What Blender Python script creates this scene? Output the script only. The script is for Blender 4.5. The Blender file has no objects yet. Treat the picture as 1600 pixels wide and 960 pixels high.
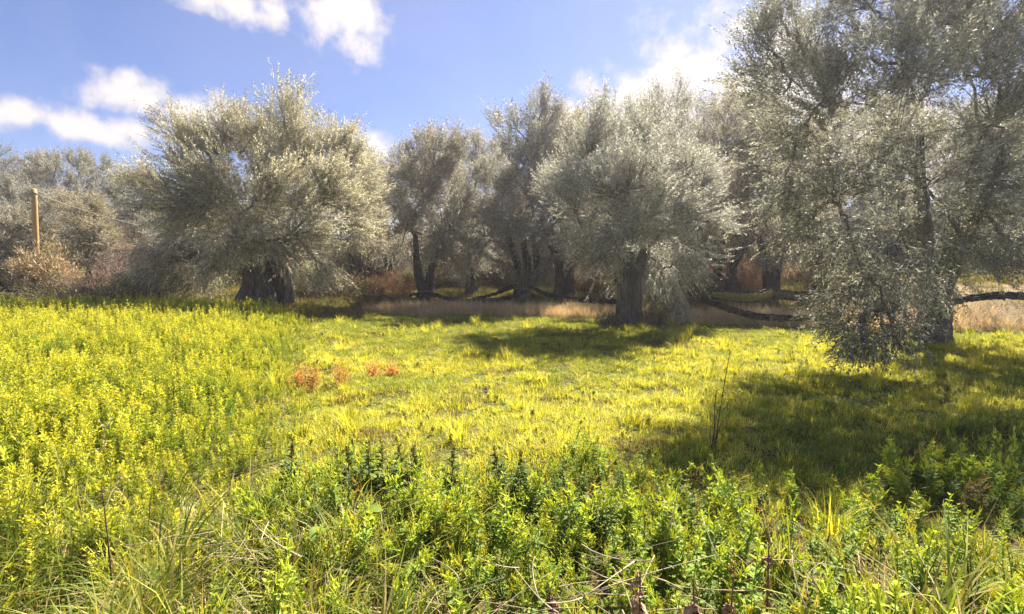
import bpy, math, random
import numpy as np
from mathutils import Vector

R = math.radians
scene = bpy.context.scene
col = scene.collection

# ------------------------------------------------------------------ camera
FPX = 750.0                      # focal length in pixels of the 1600 px wide photograph
CAM_Z = 1.65
TILT = math.atan(60.0 / FPX)     # horizon 60 px above the picture centre
cam_d = bpy.data.cameras.new('camera')
cam_d.sensor_width = 36.0
cam_d.lens = 36.0 * FPX / 1600.0
cam_d.clip_start = 0.05
cam_d.clip_end = 3000.0
cam = bpy.data.objects.new('camera', cam_d)
col.objects.link(cam)
cam.location = (0, 0, CAM_Z)
cam.rotation_euler = (math.pi / 2 - TILT, 0, 0)
scene.camera = cam

def ray(px, py):
    cx = (px - 800.0) / FPX
    cy = (480.0 - py) / FPX
    c, s = math.cos(TILT), math.sin(TILT)
    return np.array([cx, c + cy * s, -s + cy * c])

def at(px, py, Y):
    d = ray(px, py)
    return np.array([0, 0, CAM_Z]) + d * (Y / d[1])

# ------------------------------------------------------------------ world, sun, exposure
SUN_AZ, SUN_EL = R(33), R(49)    # azimuth measured from the view direction towards the right
SKY_STRENGTH = 0.05
SUN_STRENGTH = 5.0
EXPOSURE = 2.0
world = bpy.data.worlds.new('World')
scene.world = world
world.use_nodes = True
nt = world.node_tree
nt.nodes.clear()

def N(tree, typ, **kw):
    n = tree.nodes.new(typ)
    for k, v in kw.items():
        setattr(n, k, v)
    return n

def L(tree, a, b):
    tree.links.new(a, b)

def M_(tree, op, a, b=None, clamp=False):
    n = tree.nodes.new('ShaderNodeMath')
    n.operation = op
    n.use_clamp = clamp
    for i, v in enumerate((a, b)):
        if v is None:
            continue
        if isinstance(v, (int, float)):
            n.inputs[i].default_value = v
        else:
            tree.links.new(v, n.inputs[i])
    return n.outputs[0]

sky = N(nt, 'ShaderNodeTexSky')
sky.sky_type = 'NISHITA'
sky.sun_disc = False
sky.sun_elevation = SUN_EL
sky.sun_rotation = SUN_AZ
sky.altitude = 50
sky.air_density = 1.0
sky.dust_density = 0.15
sky.ozone_density = 2.2
tc = N(nt, 'ShaderNodeTexCoord')
sep = N(nt, 'ShaderNodeSeparateXYZ')
L(nt, tc.outputs['Generated'], sep.inputs[0])
n1 = N(nt, 'ShaderNodeTexNoise'); n1.inputs['Scale'].default_value = 13; n1.inputs['Detail'].default_value = 7; n1.inputs['Roughness'].default_value = 0.6
n2 = N(nt, 'ShaderNodeTexNoise'); n2.inputs['Scale'].default_value = 5; n2.inputs['Detail'].default_value = 5
L(nt, tc.outputs['Generated'], n1.inputs['Vector'])
L(nt, tc.outputs['Generated'], n2.inputs['Vector'])
sepc = N(nt, 'ShaderNodeSeparateColor')
L(nt, n2.outputs['Color'], sepc.inputs[0])
az = M_(nt, 'ARCTAN2', sep.outputs[0], sep.outputs[1])
el = M_(nt, 'ARCSINE', sep.outputs[2])
az = M_(nt, 'ADD', az, M_(nt, 'MULTIPLY', M_(nt, 'SUBTRACT', sepc.outputs[0], 0.5), 0.10))
el = M_(nt, 'ADD', el, M_(nt, 'MULTIPLY', M_(nt, 'SUBTRACT', sepc.outputs[1], 0.5), 0.06))
# clouds: (pixel x, pixel y, half width, half height) in the photograph
CL = [(355, -12, 100, 40), (430, 10, 40, 36), (530, 20, 95, 70), (550, 72, 44, 44), (215, 150, 90, 34), (290, 178, 75, 44), (20, 174, 75, 36), (135, 204, 85, 30), (215, 203, 55, 30),
      (1080, 120, 140, 95), (1130, 140, 90, 80), (1000, 160, 110, 65), (1230, 150, 170, 130), (895, 190, 40, 34), (590, 245, 44, 44), (1420, 210, 150, 110), (960, 360, 180, 40), (640, 330, 120, 40)]
blobs = []
for px, py, hw, hh in CL:
    d = ray(px, py); d = d / np.linalg.norm(d)
    a = math.atan2(d[0], d[1]); e = math.asin(d[2])
    k = math.cos(a) / FPX
    blobs.append((a, e, hw * k, hh * k))
dens = None
for a, e, sa, se in blobs:
    u = M_(nt, 'MULTIPLY', M_(nt, 'SUBTRACT', az, a), 1.0 / sa)
    v = M_(nt, 'MULTIPLY', M_(nt, 'SUBTRACT', el, e), 1.0 / se)
    q = M_(nt, 'SUBTRACT', 1.0, M_(nt, 'SQRT', M_(nt, 'ADD', M_(nt, 'MULTIPLY', u, u), M_(nt, 'MULTIPLY', v, v))))
    dens = q if dens is None else M_(nt, 'MAXIMUM', dens, q)
# the same kind of clouds goes on round the rest of the sky, from one noise
n4 = N(nt, 'ShaderNodeTexNoise'); n4.inputs['Scale'].default_value = 3.0; n4.inputs['Detail'].default_value = 1
L(nt, tc.outputs['Generated'], n4.inputs['Vector'])
beyond = N(nt, 'ShaderNodeMapRange'); L(nt, M_(nt, 'ABSOLUTE', az), beyond.inputs['Value'])
beyond.inputs['From Min'].default_value = 0.95; beyond.inputs['From Max'].default_value = 1.1; beyond.inputs['To Min'].default_value = -2.0; beyond.inputs['To Max'].default_value = -0.62
dens = M_(nt, 'MAXIMUM', dens, M_(nt, 'ADD', n4.outputs['Fac'], beyond.outputs[0]))
raw = M_(nt, 'ADD', dens, M_(nt, 'MULTIPLY', M_(nt, 'SUBTRACT', n1.outputs['Fac'], 0.5), 2.6))
mr = N(nt, 'ShaderNodeMapRange'); mr.interpolation_type = 'SMOOTHSTEP'
L(nt, raw, mr.inputs['Value']); mr.inputs['From Min'].default_value = -0.05; mr.inputs['From Max'].default_value = 0.8
# thin high veil
n3 = N(nt, 'ShaderNodeTexNoise'); n3.inputs['Scale'].default_value = 2.2; n3.inputs['Detail'].default_value = 5; n3.inputs['Distortion'].default_value = 0.8
L(nt, tc.outputs['Generated'], n3.inputs['Vector'])
veil = N(nt, 'ShaderNodeMapRange'); L(nt, n3.outputs['Fac'], veil.inputs['Value'])
veil.inputs['From Min'].default_value = 0.45; veil.inputs['From Max'].default_value = 0.8; veil.inputs['To Max'].default_value = 0.16
cov = M_(nt, 'MAXIMUM', mr.outputs[0], veil.outputs[0])
cramp = N(nt, 'ShaderNodeMixRGB'); L(nt, mr.outputs[0], cramp.inputs[0])
CLOUD = 5.2
cramp.inputs[1].default_value = (0.74 * CLOUD, 0.70 * CLOUD, 0.80 * CLOUD, 1)
cramp.inputs[2].default_value = (1.0 * CLOUD, 0.93 * CLOUD, 0.92 * CLOUD, 1)
cm = N(nt, 'ShaderNodeMixRGB'); L(nt, cov, cm.inputs[0]); stint = N(nt, 'ShaderNodeMixRGB'); stint.blend_type = 'MULTIPLY'; stint.inputs[0].default_value = 1.0; L(nt, sky.outputs[0], stint.inputs[1]); stint.inputs[2].default_value = (0.66, 0.63, 0.80, 1); L(nt, stint.outputs[0], cm.inputs[1]); L(nt, cramp.outputs[0], cm.inputs[2])
bg = N(nt, 'ShaderNodeBackground'); bg.inputs['Strength'].default_value = SKY_STRENGTH
L(nt, cm.outputs[0], bg.inputs['Color'])
wo = N(nt, 'ShaderNodeOutputWorld'); L(nt, bg.outputs[0], wo.inputs['Surface'])

SUN_DIR = Vector((math.sin(SUN_AZ) * math.cos(SUN_EL), math.cos(SUN_AZ) * math.cos(SUN_EL), math.sin(SUN_EL)))
sun_d = bpy.data.lights.new('sun', 'SUN')
sun_d.energy = SUN_STRENGTH
sun_d.angle = R(0.53)
sun_d.color = (1.0, 0.92, 0.79)
sun = bpy.data.objects.new('sun', sun_d)
col.objects.link(sun)
sun.rotation_euler = SUN_DIR.to_track_quat('Z', 'Y').to_euler()
sun.location = (30, 14, 25)

vs = scene.view_settings
vs.view_transform = 'Standard'
vs.look = 'None'
vs.exposure = EXPOSURE
vs.gamma = 1.0
vs.use_curve_mapping = False
scene.cycles.use_denoising = True
scene.cycles.max_bounces = 5
scene.cycles.diffuse_bounces = 3
scene.cycles.glossy_bounces = 2
scene.cycles.transmission_bounces = 3
scene.cycles.sample_clamp_indirect = 6

# ------------------------------------------------------------------ helpers
def smooth(t):
    t = np.clip(t, 0, 1)
    return t * t * (3 - 2 * t)

_g = np.random.default_rng(77)
_lat = _g.random((256, 256))
def vnoise(x, y, f=1.0):
    x = np.asarray(x, float) * f + 1000.3; y = np.asarray(y, float) * f + 1000.7
    xi = np.floor(x).astype(int); yi = np.floor(y).astype(int)
    fx = x - xi; fy = y - yi
    fx = fx * fx * (3 - 2 * fx); fy = fy * fy * (3 - 2 * fy)
    g = lambda a, b: _lat[a % 256, b % 256]
    return (g(xi, yi) * (1 - fx) + g(xi + 1, yi) * fx) * (1 - fy) + (g(xi, yi + 1) * (1 - fx) + g(xi + 1, yi + 1) * fx) * fy

def strip_d(x, y):                 # metres beyond the near edge of the dry grass strip
    return y - (17.0 - 0.27 * (np.clip(x, -9, 14) + 4.5)) - 0.5 * (vnoise(x, x * 0, 0.6) - 0.5)

def ground_z(x, y):
    x = np.asarray(x, float); y = np.asarray(y, float)
    d = strip_d(x, y)
    z = 0.34 * smooth((-x - 2.0 - 0.12 * y) / 6.0)
    z = z + 0.5 * smooth(d / 6.0) + 3.2 * smooth((d - 7) / 34.0)
    z = z + 0.75 * smooth((x - 9.5) / 4.0) * smooth((d + 0.4) / 3.5)
    z = z + 1.6 * smooth((-x - 12) / 14.0) * smooth((y - 18) / 14.0)
    z = z + 0.16 * (vnoise(x, y, 0.35) - 0.5) + 0.09 * (vnoise(x, y, 1.1) - 0.5) + 0.07 * (vnoise(x, y, 2.7) - 0.5)
    return z

def ground_at(px, py):
    d = ray(px, py)
    t = 1.0
    for t in np.arange(1.0, 80.0, 0.05):
        p = np.array([0, 0, CAM_Z]) + d * t
        if p[2] <= ground_z(p[0], p[1]):
            return p
    return p

def on_ground(px, Y):
    x = (px - 800.0) / FPX * Y
    return np.array([x, Y, float(ground_z(x, Y))])

class MB:
    """collects triangles"""
    def __init__(s):
        s.v = []; s.f = []; s.c = []; s.n = 0
    def add(s, v, f, c):
        v = np.asarray(v, np.float32).reshape(-1, 3); f = np.asarray(f, np.int32).reshape(-1, 3)
        c = np.asarray(c, np.float32)
        if c.ndim == 1: c = np.tile(c, (len(v), 1))
        s.v.append(v); s.f.append(f + s.n); s.c.append(c); s.n += len(v)
    def mesh(s, name, mat, smooth_=True):
        v = np.concatenate(s.v); f = np.concatenate(s.f); c = np.concatenate(s.c)
        me = bpy.data.meshes.new(name)
        me.vertices.add(len(v)); me.vertices.foreach_set('co', v.ravel())
        me.loops.add(len(f) * 3); me.loops.foreach_set('vertex_index', f.ravel())
        me.polygons.add(len(f)); me.polygons.foreach_set('loop_start', np.arange(0, len(f) * 3, 3, dtype=np.int32))
        me.update(calc_edges=True)
        a = me.color_attributes.new('tint', 'FLOAT_COLOR', 'POINT')
        a.data.foreach_set('color', np.hstack([c, np.ones((len(c), 1), np.float32)]).astype(np.float32).ravel())
        me.polygons.foreach_set('use_smooth', np.full(len(f), smooth_, bool))
        me.materials.append(mat)
        return me

def obj(name, me, parent=None, loc=None):
    o = bpy.data.objects.new(name, me)
    col.objects.link(o)
    if parent is not None: o.parent = parent
    if loc is not None: o.location = loc
    return o

def tag(o, label, cat, group=None):
    o['label'] = label; o['category'] = cat
    if group: o['group'] = group
    return o

def empty(name, loc, rz=0.0, sc=1.0):
    o = bpy.data.objects.new(name, None)
    col.objects.link(o)
    o.location = loc; o.rotation_euler = (0, 0, rz); o.scale = (sc, sc, sc)
    o.empty_display_size = 0.2
    return o

def norm(a):
    return a / (np.linalg.norm(a, axis=-1, keepdims=True) + 1e-9)

def bez(a, b, c, n):
    t = np.linspace(0, 1, n)[:, None]
    return (1 - t) ** 2 * a + 2 * t * (1 - t) * b + t * t * c

def tube(mb, path, rad, sides=6, color=(1, 1, 1), ridge=0.0, rng=None, cap=True, squash=None):
    path = np.asarray(path, float); n = len(path)
    rad = np.broadcast_to(np.asarray(rad, float), (n,))
    tan = norm(np.gradient(path, axis=0))
    ref = np.array([1.0, 0, 0]) if abs(tan[0][0]) < 0.8 else np.array([0, 1.0, 0])
    u = norm(ref - tan * (tan @ ref)[:, None]); w = np.cross(tan, u)
    th = np.linspace(0, 2 * math.pi, sides, endpoint=False)
    rr_ = np.ones((n, sides))
    if ridge and rng is not None:
        t = np.linspace(0, 1, n)[:, None]
        for k, a in ((2, .55), (3, .7), (5, .5), (7, .45), (11, .4), (17, .3), (23, .22)):
            rr_ += ridge * a * np.sin(k * th[None] + rng.uniform(0, 6.3) + rng.uniform(-2.5, 2.5) * t + 0.5 * np.sin(t * rng.uniform(3, 9) + rng.uniform(0, 6)))
        rr_ += ridge * 0.5 * (rng.random((n, sides)) - 0.5)
    q = rr_ * rad[:, None]
    su = 1.0 if squash is None else squash
    v = path[:, None, :] + (np.cos(th)[None, :, None] * u[:, None, :] + su * np.sin(th)[None, :, None] * w[:, None, :]) * q[:, :, None]
    i = np.arange(n - 1)[:, None]; j = np.arange(sides)[None]
    a = i * sides + j; b = i * sides + (j + 1) % sides; c = a + sides; d = b + sides
    f = np.concatenate([np.stack([a, b, d], -1).reshape(-1, 3), np.stack([a, d, c], -1).reshape(-1, 3)])
    v = v.reshape(-1, 3)
    if cap:
        e0 = len(v)
        v = np.vstack([v, path[0], path[-1] + tan[-1] * rad[-1] * 0.4])
        jj = np.arange(sides)
        f = np.vstack([f, np.stack([(jj + 1) % sides, jj, np.full(sides, e0)], -1), np.stack([(n - 1) * sides + jj, (n - 1) * sides + (jj + 1) % sides, np.full(sides, e0 + 1)], -1)])
    mb.add(v, f, color)

def leaves_flat(mb, base, d, side, ln, w, tint, wmid=0.5):
    """rhombic leaves, two triangles each"""
    n = len(base)
    ln = np.broadcast_to(ln, (n,))[:, None]; w = np.broadcast_to(w, (n,))[:, None]
    mid = base + d * ln * wmid
    v = np.stack([base, mid - side * w * .5, base + d * ln, mid + side * w * .5], 1).reshape(-1, 3)
    k = np.arange(n)[:, None] * 4
    f = np.concatenate([k + np.array([[0, 2, 1]]), k + np.array([[0, 3, 2]])])
    mb.add(v, f, np.repeat(tint, 4, axis=0))

def leaves_fold(mb, base, d, up, ln, w, tint, droop=0.25, fold=0.25):
    """eight-triangle leaves with a midrib fold and a drooping tip"""
    n = len(base)
    ln = np.broadcast_to(ln, (n,))[:, None]; w = np.broadcast_to(w, (n,))[:, None]
    side = norm(np.cross(d, up)); nrm = norm(np.cross(side, d))
    dn = np.array([0, 0, -1.0])
    pts = []
    for t, ww in ((0.32, 0.92), (0.68, 0.72)):
        c = base + d * ln * t + dn * ln * droop * t * t
        pts += [c - side * w * .5 * ww + nrm * w * fold * ww, c, c + side * w * .5 * ww + nrm * w * fold * ww]
    tip = base + d * ln * 0.98 + dn * ln * droop
    v = np.stack([base] + pts + [tip], 1).reshape(-1, 3)
    T = np.array([[0, 1, 2], [0, 2, 3], [1, 4, 5], [1, 5, 2], [2, 5, 6], [2, 6, 3], [4, 7, 5], [5, 7, 6]])
    f = (np.arange(n)[:, None, None] * 8 + T[None]).reshape(-1, 3)
    mb.add(v, f, np.repeat(tint, 8, axis=0))

def blades(mb, base, lean, h, w, tint, curve=0.6, seg=4):
    """curved grass blades: base (n,3), lean (n,2) horizontal tip offset relative to the height"""
    n = len(base)
    h = np.broadcast_to(h, (n,)); w = np.broadcast_to(w, (n,))
    side = norm(np.stack([-lean[:, 1], lean[:, 0], np.zeros(n)], -1) + 1e-5)
    vs_ = []
    for k in range(seg):
        t = k / (seg - 1.0)
        c = base.copy()
        c[:, :2] += lean * (h * (t ** 1.8))[:, None]
        ll = np.linalg.norm(lean, axis=1)
        c[:, 2] += h * (t - curve * np.clip(ll, 0, 1.4) * t ** 3 * 0.6)
        if k < seg - 1:
            ww = (w * (1 - 0.75 * t * t) * .5)[:, None]
            vs_ += [c - side * ww, c + side * ww]
        else:
            vs_ += [c]
    m = len(vs_)
    v = np.stack(vs_, 1).reshape(-1, 3)
    T = []
    for k in range(seg - 2):
        a = 2 * k
        T += [[a, a + 1, a + 3], [a, a + 3, a + 2]]
    T += [[m - 3, m - 2, m - 1]]
    f = (np.arange(n)[:, None, None] * m + np.array(T)[None]).reshape(-1, 3)
    mb.add(v, f, np.repeat(tint, m, axis=0))

def rand_dirs(rng, n):
    return norm(rng.normal(size=(n, 3)))

def jit(rng, base, n, amt=0.25, hue=0.08):
    c = np.tile(np.asarray(base, float), (n, 1)) * (1 + rng.uniform(-amt, amt, (n, 1)))
    return np.clip(c * (1 + rng.uniform(-hue, hue, (n, 3))), 0, 1)

# ------------------------------------------------------------------ materials
def mat_base(name):
    m = bpy.data.materials.new(name); m.use_nodes = True
    t = m.node_tree; t.nodes.clear()
    o = N(t, 'ShaderNodeOutputMaterial')
    return m, t, o

def leaf_mat(name, trans=0.4, tcol=(1.3, 1.25, 0.5), rough=0.5, spec=0.4, vary=0.25):
    m, t, o = mat_base(name)
    a = N(t, 'ShaderNodeAttribute'); a.attribute_name = 'tint'
    oi = N(t, 'ShaderNodeObjectInfo')
    mv = M_(t, 'ADD', M_(t, 'MULTIPLY', oi.outputs['Random'], 2 * vary), 1.0 - vary)
    hs = N(t, 'ShaderNodeMixRGB'); hs.blend_type = 'MULTIPLY'; hs.inputs[0].default_value = 1.0
    L(t, a.outputs['Color'], hs.inputs[1])
    cmb = N(t, 'ShaderNodeCombineColor')
    for i in range(3): L(t, mv, cmb.inputs[i])
    L(t, cmb.outputs[0], hs.inputs[2])
    p = N(t, 'ShaderNodeBsdfPrincipled')
    p.inputs['Roughness'].default_value = rough
    p.inputs['Specular IOR Level'].default_value = spec
    L(t, hs.outputs[0], p.inputs['Base Color'])
    tm = N(t, 'ShaderNodeMixRGB'); tm.blend_type = 'MULTIPLY'; tm.inputs[0].default_value = 1.0
    L(t, hs.outputs[0], tm.inputs[1]); tm.inputs[2].default_value = (*tcol, 1)
    tr = N(t, 'ShaderNodeBsdfTranslucent'); L(t, tm.outputs[0], tr.inputs['Color'])
    mx = N(t, 'ShaderNodeMixShader'); mx.inputs[0].default_value = trans
    L(t, p.outputs[0], mx.inputs[1]); L(t, tr.outputs[0], mx.inputs[2])
    L(t, mx.outputs[0], o.inputs['Surface'])
    return m

def tint_mat(name, rough=0.85, bump=0.0, scale=30.0, dark=0.5, stretch=(1, 1, 1)):
    """the tint attribute broken up by noise, with relief"""
    m, t, o = mat_base(name)
    a = N(t, 'ShaderNodeAttribute'); a.attribute_name = 'tint'
    tcn = N(t, 'ShaderNodeTexCoord')
    mp = N(t, 'ShaderNodeMapping'); mp.inputs['Scale'].default_value = stretch
    L(t, tcn.outputs['Object'], mp.inputs['Vector'])
    no = N(t, 'ShaderNodeTexNoise'); no.inputs['Scale'].default_value = scale; no.inputs['Detail'].default_value = 8; no.inputs['Roughness'].default_value = 0.65
    L(t, mp.outputs[0], no.inputs['Vector'])
    rp = N(t, 'ShaderNodeMapRange'); L(t, no.outputs['Fac'], rp.inputs['Value'])
    rp.inputs['From Min'].default_value = 0.3; rp.inputs['From Max'].default_value = 0.7
    rp.inputs['To Min'].default_value = 1 - dark; rp.inputs['To Max'].default_value = 1 + dark
    cmb = N(t, 'ShaderNodeCombineColor')
    for i in range(3): L(t, rp.outputs[0], cmb.inputs[i])
    mu = N(t, 'ShaderNodeMixRGB'); mu.blend_type = 'MULTIPLY'; mu.inputs[0].default_value = 1.0
    L(t, a.outputs['Color'], mu.inputs[1]); L(t, cmb.outputs[0], mu.inputs[2])
    p = N(t, 'ShaderNodeBsdfPrincipled'); p.inputs['Roughness'].default_value = rough; p.inputs['Specular IOR Level'].default_value = 0.25
    L(t, mu.outputs[0], p.inputs['Base Color'])
    if bump:
        b = N(t, 'ShaderNodeBump'); b.inputs['Strength'].default_value = 1.0; b.inputs['Distance'].default_value = bump
        L(t, no.outputs['Fac'], b.inputs['Height']); L(t, b.outputs[0], p.inputs['Normal'])
    L(t, p.outputs[0], o.inputs['Surface'])
    return m

MAT_OLIVE = leaf_mat('olive_leaf', trans=0.45, tcol=(1.12, 1.1, 0.98), rough=0.5, spec=0.3, vary=0.05)
MAT_WEED = leaf_mat('weed_leaf', trans=0.42, tcol=(1.6, 1.5, 0.5), rough=0.6, spec=0.18, vary=0.25)
MAT_GRASS = leaf_mat('grass_blade', trans=0.4, tcol=(1.5, 1.35, 0.5), rough=0.6, spec=0.2, vary=0.22)
MAT_STRAW = leaf_mat('dry_straw', trans=0.25, tcol=(1.2, 1.1, 0.9), rough=0.7, spec=0.2, vary=0.2)
MAT_BARK = tint_mat('olive_bark', 0.9, 0.06, 14.0, 0.75, (1, 1, 0.22))
MAT_TWIG = tint_mat('twig_bark', 0.85, 0.004, 20.0, 0.3)
MAT_WOOD = tint_mat('pole_wood', 0.8, 0.004, 14.0, 0.25, (3, 3, 0.15))
MAT_NET = tint_mat('net_cloth', 0.8, 0.02, 25.0, 0.5)
MAT_WITHER = tint_mat('withered_leaf', 0.75, 0.004, 60.0, 0.45)

def ground_material():
    m, t, o = mat_base('meadow_soil')
    g = N(t, 'ShaderNodeNewGeometry')
    n_a = N(t, 'ShaderNodeTexNoise'); n_a.inputs['Scale'].default_value = 1.3; n_a.inputs['Detail'].default_value = 8
    n_b = N(t, 'ShaderNodeTexNoise'); n_b.inputs['Scale'].default_value = 22; n_b.inputs['Detail'].default_value = 8
    L(t, g.outputs['Position'], n_a.inputs['Vector']); L(t, g.outputs['Position'], n_b.inputs['Vector'])
    ca = N(t, 'ShaderNodeValToRGB'); L(t, n_b.outputs['Fac'], ca.inputs[0])
    ca.color_ramp.elements[0].position = .35; ca.color_ramp.elements[0].color = (.045, .035, .02, 1)
    ca.color_ramp.elements[1].position = .68; ca.color_ramp.elements[1].color = (.15, .115, .05, 1)
    cb = N(t, 'ShaderNodeValToRGB'); L(t, n_b.outputs['Fac'], cb.inputs[0])
    cb.color_ramp.elements[0].position = .3; cb.color_ramp.elements[0].color = (.05, .065, .012, 1)
    cb.color_ramp.elements[1].position = .7; cb.color_ramp.elements[1].color = (.16, .18, .03, 1)
    mm = N(t, 'ShaderNodeMapRange'); L(t, n_a.outputs['Fac'], mm.inputs['Value']); mm.inputs['From Min'].default_value = .4; mm.inputs['From Max'].default_value = .6
    m1 = N(t, 'ShaderNodeMixRGB'); L(t, mm.outputs[0], m1.inputs[0]); L(t, ca.outputs[0], m1.inputs[1]); L(t, cb.outputs[0], m1.inputs[2])
    at_ = N(t, 'ShaderNodeAttribute'); at_.attribute_name = 'tint'          # red: bare dry earth, as painted on the terrain
    cs = N(t, 'ShaderNodeValToRGB'); L(t, n_b.outputs['Fac'], cs.inputs[0])
    cs.color_ramp.elements[0].position = .3; cs.color_ramp.elements[0].color = (.16, .11, .06, 1)
    cs.color_ramp.elements[1].position = .7; cs.color_ramp.elements[1].color = (.36, .27, .16, 1)
    sp = N(t, 'ShaderNodeSeparateColor'); L(t, at_.outputs['Color'], sp.inputs[0])
    m2 = N(t, 'ShaderNodeMixRGB'); L(t, sp.outputs[0], m2.inputs[0]); L(t, m1.outputs[0], m2.inputs[1]); L(t, cs.outputs[0], m2.inputs[2])
    p = N(t, 'ShaderNodeBsdfPrincipled'); p.inputs['Roughness'].default_value = .95; p.inputs['Specular IOR Level'].default_value = .1
    L(t, m2.outputs[0], p.inputs['Base Color'])
    b = N(t, 'ShaderNodeBump'); b.inputs['Distance'].default_value = .06; L(t, n_b.outputs['Fac'], b.inputs['Height']); L(t, b.outputs[0], p.inputs['Normal'])
    L(t, p.outputs[0], o.inputs['Surface'])
    return m

# ------------------------------------------------------------------ ground
def build_ground():
    s = np.linspace(-1, 1, 221)
    gx = 30 * s + 470 * s ** 7
    q = np.linspace(0, 1, 201)
    gy = -14 + 54 * q + 560 * q ** 7
    X, Y = np.meshgrid(gx, gy)
    Z = ground_z(X, Y)
    n, m = X.shape
    v = np.stack([X, Y, Z], -1).reshape(-1, 3)
    i = np.arange(n - 1)[:, None]; j = np.arange(m - 1)[None]
    a = i * m + j; b = a + 1; c = a + m; d = c + 1
    f = np.concatenate([np.stack([a, b, d], -1).reshape(-1, 3), np.stack([a, d, c], -1).reshape(-1, 3)])
    D = strip_d(X, Y)
    dry = 0.85 * smooth((D + .2) / .8) * smooth((X + 5.5) / 2) * (1 - smooth((D - 3.0) / 2.5)) + smooth((X - 9) / 1.5) * smooth((D + .2) / 1.0)
    dry = np.clip(dry, 0, 1) * 0.9
    mb = MB(); mb.add(v, f, np.stack([dry] * 3, -1).reshape(-1, 3))
    o = obj('ground', mb.mesh('ground', ground_material()))
    o['kind'] = 'structure'
build_ground()

# ------------------------------------------------------------------ olive trees
OLIVE_TINTS = np.array([[.26, .265, .21], [.35, .345, .29], [.52, .51, .455], [.64, .625, .57], [.18, .19, .145]])
TONE = [np.ones(3)]
OLIVE_PROB = np.array([.30, .28, .20, .08, .14])

def sprigs(mb, pos, d, rng, ln=0.32, leaf=0.065, lw=0.015, pairs=9, warm=0.0, sun_tone=None):
    n = len(pos)
    d = norm(d)
    ref = rand_dirs(rng, n)
    u = norm(ref - d * np.sum(ref * d, 1, keepdims=True)); w = np.cross(d, u)
    L_ = ln * rng.uniform(.5, 1.5, n)
    tone = rng.normal(0, .16, n)
    for k in range(pairs):
        t = (k + .6) / pairs
        ang = k * 1.571 + rng.uniform(-.3, .3, n)
        for sgn in (1, -1):
            rad = (np.cos(ang)[:, None] * u + np.sin(ang)[:, None] * w) * sgn
            op = rng.uniform(.45, 1.0, n)[:, None] * (1.0 - .35 * t)
            ld = norm(d * (1 - .35 * op) + rad * op + rng.normal(0, .12, (n, 3)) - np.array([0, 0, .12]))
            base = pos + d * (L_ * t)[:, None]
            side = norm(np.cross(ld, rng.normal(size=(n, 3))))
            tint = OLIVE_TINTS[rng.choice(len(OLIVE_TINTS), n, p=OLIVE_PROB)] * (1 + tone[:, None]) * rng.uniform(.85, 1.15, (n, 1))
            tint = tint * (1 + warm * np.array([.35, .12, -.35]))
            leaves_flat(mb, base, ld, side, leaf * rng.uniform(.7, 1.2, n), lw * rng.uniform(.8, 1.2, n), np.clip(tint * TONE[0], .01, .75))

def grow_crown(rng, lobes, forks, dens=1.0, per_tip=13, leaf=0.065, lw=0.015, ln=0.32, pairs=9, warm=0.0, spread=.10, limb_r=.07, tip_k=26):
    """lobes: (centre 3, radii 3, droop); returns limbs and leaves builders"""
    wood, leaves = MB(), MB()
    forks = np.asarray(forks, float)
    bark = (.14, .12, .10)
    mean = np.mean([c for c, r, dr in lobes], axis=0)
    nodes = [f for f in forks]
    lobes = sorted(lobes, key=lambda l: np.min(np.linalg.norm(forks - np.asarray(l[0]), axis=1)))
    for c, r, dr in lobes:
        c = np.asarray(c, float); r = np.asarray(r, float)
        nd = np.asarray(nodes); f = nd[np.argmin(np.linalg.norm(nd - c, axis=1) + rng.uniform(0, .35, len(nd)))]
        span = np.linalg.norm(c - f)
        ctrl = f * .45 + c * .55 + np.array([rng.normal(0, .12 * span), rng.normal(0, .12 * span), (.18 - .2 * dr) * span])
        inner = c - (c - f) / max(span, .1) * min(r.mean() * .5, span * .5)
        limb = bez(f, ctrl, inner * .5 + c * .5, 9)
        limb[1:-1] += rng.normal(0, .03, (7, 3))
        nodes += [limb[2], limb[4], limb[6]]
        tube(wood, limb, np.linspace(limb_r * (.6 + .06 * span), limb_r * .25, 9), 6, bark)
        nt_ = max(6, int(tip_k * dens * (r[0] * r[1] * r[2]) ** (2 / 3.)))
        u = rand_dirs(rng, nt_)
        u[:, 2] += .25 - .5 * dr
        u = norm(u) * (rng.random((nt_, 1)) ** .4)
        P, D = [], []
        for k in range(nt_):
            tip = c + r * u[k]
            s = limb[rng.integers(5, 9)]
            mid = s * .5 + tip * .5 + rng.normal(0, .1 * np.linalg.norm(tip - s), 3)
            mid[2] += .12 * (1 - 1.6 * dr) * np.linalg.norm(tip - s)
            path = bez(s, mid, tip, 6)
            tube(wood, path, np.linspace(.011, .003, 6), 3, (.15, .135, .11), cap=False)
            m = int(per_tip * rng.uniform(.6, 1.4))
            t = 1 - rng.random(m) ** 1.3 * .75
            idx = t * 5; i0 = np.clip(idx.astype(int), 0, 4); fr = (idx - i0)[:, None]
            pp = path[i0] * (1 - fr) + path[i0 + 1] * fr
            bd = norm(path[i0 + 1] - path[i0])
            out = norm(pp - mean)
            P.append(pp + rng.normal(0, spread, (m, 3)))
            D.append(bd * .6 + out * .6 + np.array([0, 0, .55 - 1.15 * dr]) + rng.normal(0, .32, (m, 3)))
        sprigs(leaves, np.concatenate(P), np.concatenate(D), rng, ln, leaf, lw, pairs, warm)
    return wood, leaves

BARK = (.125, .108, .09)

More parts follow.
